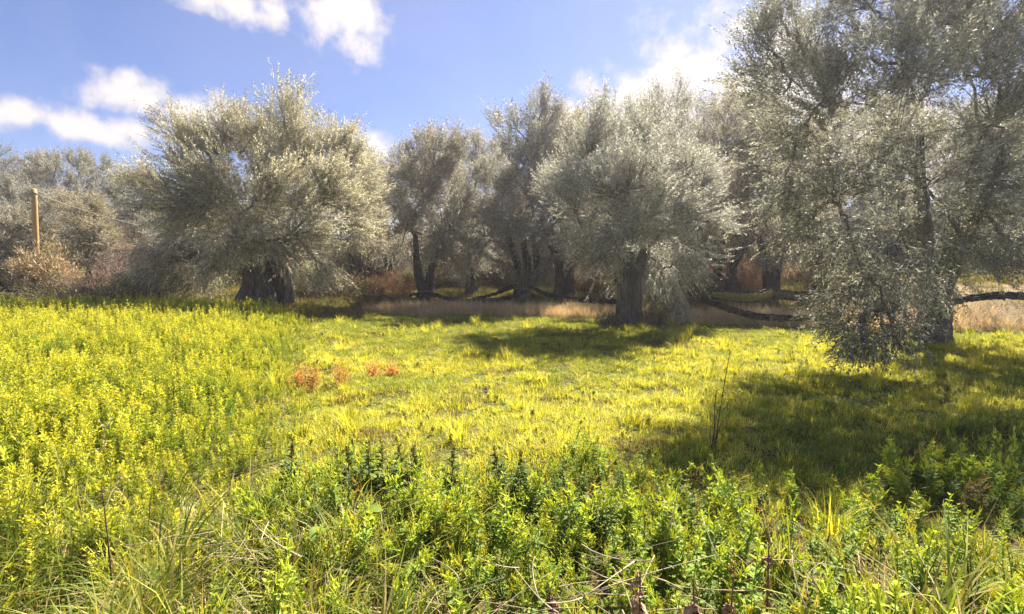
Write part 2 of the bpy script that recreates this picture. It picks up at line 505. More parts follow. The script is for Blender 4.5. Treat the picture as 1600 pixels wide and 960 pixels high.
def stem(mb, rng, pts, radii, sides=22, ridge=.16, n=22, color=BARK):
    pts = np.asarray(pts, float); k = len(pts)
    t = np.linspace(0, k - 1, n); i0 = np.clip(t.astype(int), 0, k - 2); fr = t - i0
    # Catmull-Rom through the points
    pe = np.vstack([2 * pts[0] - pts[1], pts, 2 * pts[-1] - pts[-2]])
    p0, p1, p2, p3 = pe[i0], pe[i0 + 1], pe[i0 + 2], pe[i0 + 3]
    s = fr[:, None]
    path = .5 * (2 * p1 + (p2 - p0) * s + (2 * p0 - 5 * p1 + 4 * p2 - p3) * s * s + (3 * p1 - p0 - 3 * p2 + p3) * s ** 3)
    rad = np.interp(t, np.arange(k), radii)
    tube(mb, path, rad, sides, color, ridge, rng)

def px_lobes(lst, base, jit_y=0.0, rng=None):
    out = []
    for l in lst:
        px, py, Y, rx, ry, rd = l[:6]
        dr = l[6] if len(l) > 6 else 0.0
        c = at(px, py, Y) - base
        out.append((c, np.array([rx * Y / FPX, rd, ry * Y / FPX]), dr))
    return out

def finish_tree(name, base, trunk, wood, leaves, label, group=None, leaf_mat_=None):
    e = empty(name, base)
    obj('trunk', trunk.mesh('trunk', MAT_BARK), e)
    obj('limbs', wood.mesh('limbs', MAT_TWIG), e)
    obj('crown', leaves.mesh('crown', leaf_mat_ or MAT_OLIVE, False), e)
    tag(e, label, 'olive tree', group)
    return e

# --- the old olive on the left, with the wide hollow trunk
def left_olive():
    rng = np.random.default_rng(11)
    base = on_ground(415, 16.0)
    Y = 16.0
    LB = [(452, 185, Y, 46, 52, .9), (455, 240, Y, 60, 50, 1.2), (372, 205, Y + .6, 40, 50, .9), (285, 225, Y + .5, 58, 48, 1.2), (330, 290, Y - .8, 75, 55, 1.3),
          (425, 300, Y - 1.6, 75, 60, 1.0), (520, 285, Y - .6, 62, 58, 1.2), (555, 340, Y - .6, 46, 48, 1.1, .3), (480, 365, Y - 1.9, 70, 40, .8, .3), (508, 420, Y - 1.6, 34, 28, .6, .8),
          (365, 370, Y - 1.9, 62, 38, .9, .4), (275, 330, Y - .5, 75, 62, 1.4, .2), (250, 400, Y - .2, 58, 42, 1.2, .7), (310, 430, Y + .4, 55, 30, 1.0, .9), (515, 230, Y + .8, 48, 42, 1.2), (415, 250, Y + 1.6, 90, 70, 1.2), (330, 330, Y + 2.0, 110, 70, 1.2, .2),
          (480, 320, Y + 2.0, 90, 70, 1.2, .2), (570, 300, Y + 1.0, 36, 50, 1.0), (232, 290, Y + 1.0, 46, 52, 1.2), (400, 340, Y - .2, 80, 40, 1.0), (340, 400, Y - 1.5, 40, 34, .7, .8), (425, 385, Y - 1.9, 50, 26, .6, .6), (215, 440, Y + .3, 50, 26, 1.0, .8), (335, 232, Y + .2, 46, 40, 1.0), (405, 225, Y + .4, 42, 46, 1.0), (300, 270, Y - .4, 60, 42, 1.1), (545, 250, Y + .4, 38, 40, .9), (470, 420, Y + .8, 60, 30, .9, .6)]
    tr = MB()
    s = Y / FPX
    # big flared left stem, a hollow, then two thinner stems on the right
    stem(tr, rng, [(-.28, 0, -.3), (-.27, 0, .25), (-.24, 0, .8), (-.32, .05, 1.5), (-.55, .1, 2.2)], [.72, .54, .38, .30, .22], 64, .22, 50)
    stem(tr, rng, [(.42, .35, -.3), (.46, .3, .4), (.36, .25, 1.1), (.30, .2, 1.6), (.7, .2, 2.5)], [.26, .19, .17, .22, .18], 20, .22, 24)
    stem(tr, rng, [(.86, -.15, -.3), (.84, -.1, .35), (.78, -.05, .9), (.58, .05, 1.45), (.35, .1, 1.9)], [.22, .13, .12, .16, .17], 16, .22, 24)
    stem(tr, rng, [(.25, -.25, -.2), (.32, -.18, .35), (.30, -.05, .75)], [.2, .14, .05], 12, .25, 14)
    stem(tr, rng, [(-.2, .5, -.2), (-.1, .6, .9), (.1, .9, 2.1)], [.4, .3, .18], 20, .2, 16)
    stem(tr, rng, [(-.3, .0, 1.3), (.05, .05, 1.75), (.35, .1, 1.8)], [.3, .34, .26], 20, .2, 16)
    for k in range(9):
        a = rng.uniform(2.6, 6.2); r0 = rng.uniform(.55, .85)
        x, y = r0 * .75 * math.cos(a) - .28, r0 * .6 * math.sin(a)
        stem(tr, rng, [(x * 1.5, y * 1.4, -.25), (x * 1.1, y * 1.1, .12), (x * .7 - .03, y * .7, .9)], [.16, .15, .06], 10, .2, 10)
    wood, lv = grow_crown(rng, px_lobes(LB, base), [(-.45, .1, 2.2), (.8, .2, 2.5), (.1, .9, 2.1), (.1, 0, 2.2)], 1.15, 15, .085, .021, .46, 10, warm=.34, limb_r=.07, tip_k=26)
    finish_tree('olive_tree', base, tr, wood, lv, 'broad old olive with hollow fluted trunk and pale sunlit crown beside the yellow weeds')
left_olive()

# --- the round olive at the edge of the grass in the middle
def middle_olive():
    rng = np.random.default_rng(12)
    Y = 13.6
    base = on_ground(982, Y)
    LB = [(985, 290, Y - 1.2, 85, 66, 1.0), (930, 225, Y, 52, 50, 1.1), (1000, 205, Y + .4, 56, 46, 1.2), (1062, 255, Y, 52, 52, 1.1), (893, 310, Y - .3, 46, 55, 1.2), (1075, 330, Y - .5, 50, 60, 1.2, .2),
          (985, 365, Y - 1.3, 80, 42, .8, .2), (905, 370, Y - .6, 46, 36, 1.0, .5), (1080, 400, Y - .5, 44, 42, 1.0, .7), (950, 180, Y + .2, 32, 32, .8), (1045, 440, Y - .2, 34, 32, .8, .9), (985, 270, Y + 1.6, 100, 75, 1.0),
          (940, 300, Y - .9, 60, 55, .9), (1030, 330, Y - 1.2, 62, 55, .9), (1020, 400, Y + .8, 70, 34, .9, .5), (1100, 290, Y + .4, 34, 46, .9), (870, 290, Y + .7, 30, 50, .9), (950, 410, Y - .8, 44, 28, .7, .7), (1120, 350, Y, 24, 50, .8, .3), (1000, 440, Y + 1.2, 60, 26, .7, .7), (1060, 470, Y + .2, 30, 18, .6, 1.0)]
    tr = MB()
    stem(tr, rng, [(-.12, 0, -.25), (-.14, 0, .3), (-.10, 0, .9), (-.16, 0, 1.5), (-.45, 0, 2.1)], [.32, .18, .155, .15, .10], 44, .22, 34)
    stem(tr, rng, [(.20, .02, -.25), (.20, 0, .3), (.19, 0, .9), (.22, .02, 1.5), (.5, .1, 2.2)], [.27, .165, .14, .14, .10], 40, .22, 34)
    stem(tr, rng, [(.0, .1, -.2), (.0, .15, .8), (.05, .2, 2.1)], [.25, .2, .14], 18, .2, 16)
    wood, lv = grow_crown(rng, px_lobes(LB, base), [(-.45, 0, 2.1), (.5, .1, 2.2), (.05, .2, 2.1)], 1.3, 15, .072, .018, .42, 10, warm=0.0, limb_r=.055, tip_k=28)
    finish_tree('olive_tree', base, tr, wood, lv, 'round silver-grey olive with a short double trunk at the edge of the mown grass')
middle_olive()

# --- the big olive on the right whose branches hang towards the camera
def right_olive():
    TONE[0] = np.array([.62, .64, .60])  # leaves darkened: the crown's backlit shade is put into their tint
    rng = np.random.default_rng(13)
    base = on_ground(1462, 11.0)
    LB = [(1245, 70, 8.0, 52, 55, .8), (1330, 0, 8.5, 85, 75, 1.2), (1450, 20, 8.8, 105, 80, 1.3), (1565, 50, 9.3, 95, 85, 1.3), (1225, 150, 8.0, 52, 50, .8), (1190, 60, 7.8, 26, 40, .4, .1), (1215, 12, 8.2, 24, 30, .4),
          (1235, 240, 8.6, 66, 62, 1.0, .2), (1310, 170, 7.8, 80, 66, 1.1), (1420, 140, 7.8, 95, 75, 1.2), (1545, 170, 8.8, 90, 80, 1.2), (1250, 330, 8.6, 58, 52, 1.0, .4), (1325, 290, 7.4, 80, 60, 1.0, .3), (1430, 270, 7.8, 90, 65, 1.1, .2),
          (1560, 300, 8.8, 85, 70, 1.1, .2), (1335, 390, 7.5, 72, 46, .9, .6), (1275, 375, 8.2, 46, 36, .8, .6), (1390, 430, 7.6, 60, 46, .8, .8), (1505, 395, 8.5, 75, 48, 1.0, .6), (1590, 395, 9.0, 55, 50, 1.0, .6),
          (1350, 445, 7.3, 48, 34, .7, .5), (1385, 490, 7.1, 34, 26, .45, .5), (1400, 520, 6.9, 24, 14, .3, .4), (1345, 540, 6.7, 18, 12, .25, .4), (1290, 105, 8.2, 60, 55, .9), (1185, 120, 8.0, 36, 36, .6), (1370, 85, 8.4, 80, 55, 1.0), (1500, 100, 8.6, 80, 60, 1.0), (1295, 470, 7.6, 34, 20, .5, .5), (1335, 500, 7.2, 26, 22, .4, .5), (1445, 455, 7.8, 40, 26, .6, .5),
          (1400, 210, 11.6, 110, 80, 1.2), (1550, 230, 12.0, 110, 80, 1.2), (1480, 340, 12.0, 110, 50, 1.0, .4), (1480, 60, 11.5, 120, 70, 1.2), (1455, 345, 9.4, 62, 42, .8, .2), (1535, 350, 9.6, 60, 40, .8, .2),
          (1420, -45, 9.6, 110, 50, 1.3), (1560, -60, 10.2, 110, 60, 1.4), (1720, 60, 10.5, 110, 90, 1.7), (1730, 240, 11.0, 110, 100, 1.7, .2), (1700, 390, 11.0, 100, 60, 1.5, .5)]
    tr = MB()
    stem(tr, rng, [(0, 0, -.3), (0, 0, .3), (.02, 0, .9), (-.05, 0, 1.5), (-.4, -.15, 2.1), (-.8, -.45, 2.8), (-1.2, -.8, 3.6), (-1.5, -1.1, 4.4)], [.5, .32, .27, .25, .17, .12, .085, .05], 48, .18, 60)
    stem(tr, rng, [(.05, .1, .5), (.1, .1, 1.4), (.35, .1, 2.1), (.65, .15, 2.9), (.85, .2, 3.8), (1.1, .3, 4.8)], [.24, .22, .16, .12, .09, .05], 24, .18, 40)
    stem(tr, rng, [(0, .1, .8), (-.05, .35, 1.7), (-.1, .7, 2.5), (-.1, 1.0, 3.3), (0, 1.2, 4.2)], [.2, .17, .12, .09, .05], 20, .18, 32)
    stem(tr, rng, [(0, -.05, .8), (-.08, -.4, 1.6), (-.25, -.9, 2.3), (-.6, -1.6, 3.1), (-.9, -2.2, 3.8)], [.2, .16, .11, .08, .04], 20, .18, 32)
    wood, lv = grow_crown(rng, px_lobes(LB, base), [(-1.2, -.8, 3.6), (-1.5, -1.1, 4.4), (.85, .2, 3.8), (1.1, .3, 4.8), (-.1, 1.0, 3.3), (0, 1.2, 4.2), (-.6, -1.6, 3.1), (-.9, -2.2, 3.8), (0, 0, 2.0)], .95, 17, .068, .0175, .42, 10, warm=0.1, limb_r=.05, tip_k=28)
    # bare pale hanging twigs under the crown
    for px, py, px2, py2, Y in ((1480, 330, 1425, 480, 8.2), (1430, 400, 1420, 560, 7.4), (1500, 250, 1400, 330, 7.8), (1390, 370, 1440, 300, 7.6), (1560, 110, 1500, 170, 8.2), (1450, 470, 1480, 540, 9.0), (1600, 330, 1540, 400, 8.4), (1470, 130, 1420, 60, 8.0)):
        a, b = at(px, py, Y) - base, at(px2, py2, Y - .2) - base
        p = bez(a, a * .5 + b * .5 + rng.normal(0, .12, 3), b, 9)
        p[1:-1] += rng.normal(0, .012, (7, 3))
        tube(wood, p, np.linspace(.013, .005, 9), 5, (.30, .26, .20))
    finish_tree('olive_tree', base, tr, wood, lv, 'large olive filling the right side with grey branches hanging down to the grass')
right_olive()
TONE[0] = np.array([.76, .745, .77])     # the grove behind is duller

# --- the grove behind: five kinds of olive, copied
def grove_variant(seed, h, spread_, stems, warm):
    rng = np.random.default_rng(seed)
    tr = MB(); forks = []
    for k in range(stems):
        a = k * 2 * math.pi / max(stems, 1) + rng.uniform(0, 1)
        off = .22 * (stems > 1)
        lx, ly = math.cos(a), math.sin(a)
        top = np.array([lx * rng.uniform(.5, 1.2), ly * rng.uniform(.5, 1.0), rng.uniform(2.2, 3.0)])
        mid = np.array([lx * .35 + rng.normal(0, .2), ly * .35 + rng.normal(0, .15), 1.3])
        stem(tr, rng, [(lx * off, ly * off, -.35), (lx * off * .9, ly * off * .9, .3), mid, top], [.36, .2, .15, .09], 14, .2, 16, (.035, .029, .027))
        forks.append(top)
    for k in range(5):
        a = rng.uniform(0, 6.3)
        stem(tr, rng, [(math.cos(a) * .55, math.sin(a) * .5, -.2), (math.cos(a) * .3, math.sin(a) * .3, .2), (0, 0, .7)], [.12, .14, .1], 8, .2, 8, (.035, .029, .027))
    forks.append(np.array([0, 0, 1.6]))
    lobes = []
    nl = 20
    for k in range(nl):
        t = (k + .5) / nl
        z = 1.3 + (h - 2.0) * t ** .8
        w = spread_ * (1 - .55 * max(0, (z / h - .45) / .55) ** 1.5) * rng.uniform(.35, .95)
        a = k * 2.4 + rng.uniform(-.5, .5)
        rr_ = rng.uniform(.75, 1.15) * (1.0 - .3 * t)
        lobes.append((np.array([w * math.cos(a), w * math.sin(a), z]), np.array([rr_, rr_, rr_ * rng.uniform(.85, 1.2)]), .75 * max(0, 1 - z / 3.2)))
    for k in range(3):
        lobes.append((np.array([rng.normal(0, .6), rng.normal(0, .6), h - rng.uniform(.3, 1.1)]), np.array([.55, .55, .8]), 0.0))
    wood, lv = grow_crown(rng, lobes, forks, 1.0, 14, .10, .026, .5, 8, warm=warm, limb_r=.05, tip_k=20)
    return (tr.mesh('trunk', MAT_BARK), wood.mesh('limbs', MAT_TWIG), lv.mesh('crown', MAT_OLIVE, False))

VAR = [grove_variant(21, 7.6, 2.3, 2, .25), grove_variant(22, 8.2, 2.0, 3, .0), grove_variant(23, 6.6, 2.5, 1, .1), grove_variant(24, 7.2, 2.2, 2, .45)]
VH = [7.6, 8.2, 6.6, 7.2]
# (pixel x of trunk, depth, pixel y of the top, kind, turn, label)
GROVE = [
    (665, 20.0, 195, 0, .3, 'olive with forked dark trunk right of the broad old olive, net at its foot'),
    (735, 21.5, 235, 2, 1.9, 'slender dark olive between the two net-tied trunks, low rounded top'),
    (818, 20.0, 152, 1, 0.6, 'tallest olive of the row, bare crossing limbs and leafy suckers around its trunk'),
    (882, 21.0, 182, 3, 2.7, 'olive with a dark trunk leaning right, half hidden by the round silver olive'),
    (958, 24.0, 190, 2, 1.1, 'olive behind the left edge of the round silver olive, bent thin trunk beside yellow bush'),
    (1050, 20.5, 150, 1, 3.9, 'tall olive rising directly behind the round silver olive'),
    (1135, 19.5, 150, 0, 5.0, 'olive behind the dark net corner, top against the white cloud'),
    (1205, 18.5, 190, 3, 0.2, 'olive whose dark trunk holds the green net between two russet brush clumps'),
    (1320, 22.5, 190, 2, 2.2, 'olive mostly hidden behind the hanging branches of the big right olive'),
    (1530, 24.0, 170, 1, 1.2, 'olive on the dry bank seen through the big right olive'),
    (560, 24.0, 240, 3, 3.3, 'olive in the gap between the broad old olive and the grove row'),
    (610, 29.0, 235, 1, 0.9, 'far olive behind the forked dark trunk, deep in the grove'),
    (700, 30.0, 240, 3, 4.1, 'far olive closing the gap under the slender dark olive'),
    (775, 31.0, 215, 0, 2.4, 'far olive left of the tallest olive, deep in shade'),
    (858, 30.0, 195, 2, 5.5, 'far olive right of the tallest olive, its top in the sun'),
    (930, 33.0, 190, 1, 0.4, 'far olive behind the yellow bush at the grove end'),
    (1010, 31.0, 175, 3, 1.6, 'far olive behind the crown of the round silver olive, left half'),
    (1095, 30.0, 165, 2, 3.0, 'far olive behind the crown of the round silver olive, right half'),
    (1180, 28.0, 165, 1, 4.4, 'far olive above the larger russet brush clump'),
    (1265, 28.0, 165, 0, 5.2, 'far olive above the smaller russet brush clump'),
    (1390, 27.0, 150, 3, 0.8, 'far olive behind the trunk of the big right olive'),
    (1580, 26.0, 130, 2, 2.9, 'far olive behind the dry bank, right of the big olive trunk'),
    (125, 20.5, 300, 3, 0.5, 'small sunlit tan olive right of the wooden pole'),
    (-15, 19.0, 315, 0, 1.4, 'small olive cut by the left edge of view, left of the wooden pole'),
    (60, 25.0, 285, 2, 2.0, 'dull green olive directly behind the wooden pole'),
    (215, 23.5, 285, 1, 3.6, 'olive touching the left side of the broad old olive'),
    (5, 33.0, 222, 1, 4.0, 'tall dark olive of the rear slope at the left edge'),
    (65, 35.0, 236, 0, 0.7, 'second olive from the left edge on the rear slope'),
    (118, 34.0, 238, 2, 5.8, 'third olive from the left edge on the rear slope'),
    (170, 36.0, 246, 1, 2.6, 'fourth olive from the left edge on the rear slope, rounded top'),
    (222, 33.0, 268, 3, 1.0, 'lowest olive of the rear slope, beside the broad old olive'),
    (330, 27.0, 260, 0, 3.2, 'olive peeking out behind the left half of the broad old olive'),
    (450, 27.0, 230, 2, 4.8, 'olive peeking out behind the right half of the broad old olive'),
]
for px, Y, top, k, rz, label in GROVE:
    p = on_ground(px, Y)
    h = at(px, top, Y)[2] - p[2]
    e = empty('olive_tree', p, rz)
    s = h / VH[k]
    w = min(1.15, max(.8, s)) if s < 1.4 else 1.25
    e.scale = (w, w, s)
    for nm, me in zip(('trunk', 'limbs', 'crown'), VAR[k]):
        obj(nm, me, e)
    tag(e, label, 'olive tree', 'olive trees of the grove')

# ------------------------------------------------------------------ wooden pole with its wire
def pole():
    Y = 17.5
    p = on_ground(58, Y)
    top = at(53, 296, Y)
    e = empty('utility_pole', p)
    rng = np.random.default_rng(3)
    mb = MB()
    h = top - p
    stem(mb, rng, [(0, 0, -.3), h * .33, h * .66, h], [.095, .09, .085, .08], 14, .015, 14, (.42, .28, .12))
    obj('post', mb.mesh('post', MAT_WOOD), e)
    mb = MB()
    a = at(56, 303, Y) - p
    b = at(215, 352, Y + 1.0) - p
    c = (a + b) / 2 + np.array([0, 0, -.12])
    tube(mb, bez(a, c, b, 14), .009, 5, (.45, .42, .36))
    obj('wire', mb.mesh('wire', MAT_TWIG), e)
    mb = MB()
    tube(mb, [h + np.array([0, 0, -.18]), h + np.array([0, 0, -.12])], .092, 12, (.22, .2, .17))
    obj('band', mb.mesh('band', MAT_TWIG), e)
    tag(e, 'plain yellowish wooden pole with a slack wire, leaning slightly, among the left bushes', 'pole')
pole()

# ------------------------------------------------------------------ harvest nets slung between the trunks
def net(name, pts, w, color, label, seed, edge=None, thick=.028):
    """a gathered net hung through the points: a wrinkled sagging band with rolled upper and lower hems"""
    rng = np.random.default_rng(seed)
    pts = [np.asarray(p, float) for p in pts]
    base = pts[0].copy()
    P = np.asarray(pts) - base
    k = len(P); n = 14 * (k - 1)
    t = np.linspace(0, k - 1, n); i0 = np.clip(t.astype(int), 0, k - 2); fr = (t - i0)[:, None]
    pe = np.vstack([2 * P[0] - P[1], P, 2 * P[-1] - P[-2]])
    p0, p1, p2, p3 = pe[i0], pe[i0 + 1], pe[i0 + 2], pe[i0 + 3]
    path = .5 * (2 * p1 + (p2 - p0) * fr + (2 * p0 - 5 * p1 + 4 * p2 - p3) * fr ** 2 + (3 * p1 - p0 - 3 * p2 + p3) * fr ** 3)
    path += rng.normal(0, .012, path.shape)
    ww = np.interp(t, np.arange(k), w)
    m = 9
    s = np.linspace(-1, 1, m)
    belly = (1 - s ** 2)
    wr = rng.normal(0, .02, (n, m))
    front = np.array([0, -1.0, 0])
    v = path[:, None, :] + np.array([0, 0, 1.0])[None, None] * (s[None, :, None] * ww[:, None, None] * .5) + front[None, None] * ((belly[None] * ww[:, None] * .35 + wr)[:, :, None])
    vb = v + np.array([0, .5, .1]) * .04 + np.array([0, 1.0, 0]) * (belly[None, :, None] * .02)
    i = np.arange(n - 1)[:, None]; j = np.arange(m - 1)[None]
    a = i * m + j; b = a + 1; c = a + m; d = c + 1
    f = np.concatenate([np.stack([a, d, b], -1).reshape(-1, 3), np.stack([a, c, d], -1).reshape(-1, 3)])
    e = empty(name, base)
    mb = MB(); mb.add(v.reshape(-1, 3), f, color); mb.add(vb.reshape(-1, 3), f[:, ::-1], color)
    obj('net_sheet', mb.mesh('net_sheet', MAT_NET), e)
    for q in (0, m - 1):
        mb = MB()
        tube(mb, v[:, q, :] + rng.normal(0, .008, (n, 3)), thick * (1 + .3 * rng.normal(size=n).clip(-1, 1)), 8, edge or (.012, .012, .014), .12, rng)
        obj('hem_roll', mb.mesh('hem_roll', MAT_NET), e)
    tag(e, label, 'harvest net', 'olive harvest nets')

BLK = (.013, .013, .015)
net('harvest_net', [at(640, 462, 19.0), at(668, 458, 18.9), at(705, 468, 18.8), at(750, 470, 18.7), at(800, 464, 18.9), at(822, 456, 19.2)], [.08, .1, .1, .1, .1, .1], BLK, 'black net sagging from the forked trunk to the tallest olive, left of the row', 31)
net('harvest_net', [at(735, 468, 19.2), at(765, 462, 19.5), at(800, 448, 19.6), at(818, 440, 19.6)], [.06, .1, .15, .18], BLK, 'short black net rising to the tallest olive behind the left sagging net', 32)
net('harvest_net', [at(828, 448, 19.0), at(860, 462, 18.0), at(890, 467, 17.0), at(930, 470, 16.0), at(985, 472, 14.6)], [.1, .12, .12, .12, .1], BLK, 'black net running from the tallest olive to the double trunk of the round olive', 33)
net('harvest_net', [at(1112, 460, 16.0), at(1150, 464, 15.9), at(1180, 464, 15.8), at(1206, 458, 16.2)], [.22, .3, .32, .3], (.20, .19, .04), 'yellow-green net slung like a hammock with black hems, left of the netted trunk', 34, None, .032)
net('harvest_net', [at(1204, 458, 16.2), at(1240, 463, 15.8), at(1275, 460, 15.7), at(1330, 452, 15.8)], [.28, .28, .22, .12], (.09, .09, .05), 'dull green net with black hems sagging right of the netted trunk', 35, None, .03)
net('harvest_net', [at(1095, 468, 14.6), at(1130, 480, 14.2), at(1170, 492, 13.8), at(1200, 496, 13.7), at(1260, 497, 13.5), at(1320, 492, 13.4)], [.1, .14, .16, .14, .12, .1], (.04, .03, .02), 'dark rolled net dropping to the dry grass under the hammock net', 36)
net('harvest_net', [at(1488, 472, 13.0), at(1530, 464, 13.2), at(1580, 462, 13.4), at(1650, 468, 13.6)], [.12, .16, .18, .16], BLK, 'black net along the top of the bare dry bank at right', 37)

# ------------------------------------------------------------------ bushes and dry brush
def bush(name, p, r, h, seed, kind, label, cat='bush', group=None):
    """many arching stems from the base; kind: leafy tint or dry reed"""
    rng = np.random.default_rng(seed)
    e = empty(name, p)
    wood, lv = MB(), MB()
    leafy, stemc, tints, leaf, lw, per = kind
    n = int(60 * max(1, r * h))
    P, D = [], []
    for k in range(n):
        a = rng.uniform(0, 6.3); q = rng.random() ** .6
        b = np.array([math.cos(a) * r * .45 * q, math.sin(a) * r * .45 * q, -.05])
        tip = np.array([math.cos(a) * r * q, math.sin(a) * r * q, h * rng.uniform(.55, 1.05) * (1 - .45 * q * q)])
        c = b * .5 + tip * .5 + np.array([rng.normal(0, .15 * r), rng.normal(0, .15 * r), .25 * h])
        path = bez(b, c, tip, 7)
        tube(wood, path, np.linspace(.011, .003, 7) * (1.2 if leafy else .9), 3, np.asarray(stemc) * rng.uniform(.7, 1.3), cap=False)
        m = int(per * rng.uniform(.6, 1.4))
        t = rng.uniform(.12, 1, m) * 5.99; i0 = t.astype(int).clip(0, 5); fr = (t - i0)[:, None]
        P.append(path[i0] * (1 - fr) + path[i0 + 1] * fr + rng.normal(0, .06 * r, (m, 3)))
        D.append(norm(path[i0 + 1] - path[i0]) * (.3 if leafy else .5) + rng.normal(0, .5 if leafy else .35, (m, 3)))
    P = np.concatenate(P); D = norm(np.concatenate(D))
    P[:, 2] = np.maximum(P[:, 2], .02)
    T = np.asarray(tints)[rng.integers(0, len(tints), len(P))] * rng.uniform(.7, 1.3, (len(P), 1))
    leaves_flat(lv, P, D, norm(np.cross(D, rand_dirs(rng, len(P)))), leaf * rng.uniform(.6, 1.3, len(P)), lw, np.clip(T, 0, .7))
    obj('stems', wood.mesh('stems', MAT_TWIG), e)
    obj('foliage', lv.mesh('foliage', MAT_WEED if leafy else MAT_STRAW, False), e)
    tag(e, label, cat, group)
    return e

K_RUSSET = (False, (.30, .16, .08), [(.36, .19, .09), (.42, .25, .12), (.30, .13, .06), (.46, .31, .17)], .22, .018, 22)
K_TAN = (False, (.30, .24, .15), [(.40, .31, .18), (.46, .38, .24), (.33, .24, .13)], .18, .03, 40)
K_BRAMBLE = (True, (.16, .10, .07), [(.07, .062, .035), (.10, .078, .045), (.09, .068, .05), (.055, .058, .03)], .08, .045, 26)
K_PINK = (False, (.34, .24, .19), [(.34, .25, .19), (.26, .21, .15), (.40, .28, .22)], .10, .014, 16)
K_YEL = (True, (.3, .22, .08), [(.42, .32, .04), (.5, .4, .07), (.36, .24, .05)], .10, .05, 26)
K_GREY = (True, (.2, .17, .14), [(.12, .12, .075), (.19, .18, .12), (.25, .23, .17)], .08, .025, 30)
K_LIME = (True, (.24, .17, .08), [(.26, .26, .07), (.33, .29, .10), (.22, .16, .06)], .06, .035, 26)

def bpx(name, px, Y, w_px, top_py, seed, kind, label, cat='bush', group=None):
    p = on_ground(px, Y)
    return bush(name, p, w_px * Y / FPX * .5, max(.25, at(px, top_py, Y)[2] - p[2]), seed, kind, label, cat, group)

bpx('brush_clump', 1162, 20.0, 110, 392, 41, K_RUSSET, 'larger russet dry brush clump above the hammock net', 'brush')
bpx('brush_clump', 1245, 20.5, 70, 400, 42, K_RUSSET, 'smaller russet dry brush clump right of the netted trunk', 'brush')
bpx('brush_clump', 915, 23.0, 80, 405, 43, K_RUSSET, 'russet dry brush between the leaning trunk and the yellow bush', 'brush')
bpx('bush', 943, 22.5, 40, 425, 44, K_YEL, 'small bright yellow bush left of the double trunk')
bpx('brush_clump', 615, 20.5, 90, 415, 45, K_RUSSET, 'dull russet brush left of the forked dark trunk', 'brush')
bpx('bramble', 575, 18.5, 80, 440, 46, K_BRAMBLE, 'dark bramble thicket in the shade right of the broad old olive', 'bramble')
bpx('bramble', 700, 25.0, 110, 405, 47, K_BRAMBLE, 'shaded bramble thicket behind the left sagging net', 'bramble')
bpx('bramble', 790, 25.5, 120, 395, 48, K_BRAMBLE, 'shaded bramble thicket behind the tallest olive', 'bramble')
bpx('brush_clump', 823, 24.0, 30, 412, 49, K_RUSSET, 'tiny russet brush glimpsed through the tallest olive', 'brush')
bpx('bush', 475, 14.6, 60, 470, 50, K_LIME, 'sparse lime and brown bush at the foot of the hollow trunk')
bpx('bush', 950, 13.3, 50, 486, 51, K_GREY, 'low grey-green suckers left of the double trunk')
bpx('bush', 1025, 13.5, 60, 465, 52, K_GREY, 'grey leafy suckers right of the double trunk')
bpx('bush', 820, 19.3, 44, 400, 53, K_GREY, 'grey leafy suckers climbing the tallest olive trunk')
bpx('bush', 72, 16.8, 90, 372, 54, K_TAN, 'pale tan bush at the foot of the wooden pole')
bpx('brush_clump', 165, 17.0, 130, 400, 55, K_PINK, 'pinkish leafless brush below the small tan olive', 'brush')
bpx('brush_clump', 130, 15.5, 50, 450, 56, K_TAN, 'dry straw-coloured clump at the back edge of the yellow weeds', 'brush')
bpx('bush', 110, 16.5, 180, 428, 57, K_GREY, 'low grey bush behind the dry straw-coloured clump')
bpx('bush', 235, 16.5, 170, 420, 58, K_GREY, 'grey twiggy bush left of the hollow trunk')
bpx('bush', 205, 19.0, 90, 345, 59, K_PINK, 'pale pinkish bush touching the broad old olive on its left')
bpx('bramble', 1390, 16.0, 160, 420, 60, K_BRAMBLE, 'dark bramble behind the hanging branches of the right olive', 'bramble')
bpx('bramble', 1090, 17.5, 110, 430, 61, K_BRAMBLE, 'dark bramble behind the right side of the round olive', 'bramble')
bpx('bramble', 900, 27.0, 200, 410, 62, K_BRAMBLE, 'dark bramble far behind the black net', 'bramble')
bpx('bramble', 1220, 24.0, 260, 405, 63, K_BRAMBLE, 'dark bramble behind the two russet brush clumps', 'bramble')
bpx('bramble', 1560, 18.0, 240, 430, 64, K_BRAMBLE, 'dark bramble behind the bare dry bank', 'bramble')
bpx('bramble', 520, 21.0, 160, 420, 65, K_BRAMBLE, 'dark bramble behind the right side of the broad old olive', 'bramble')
bpx('bramble', 10, 19.0, 120, 415, 66, K_BRAMBLE, 'dark bramble at the left edge under the rear slope', 'bramble')

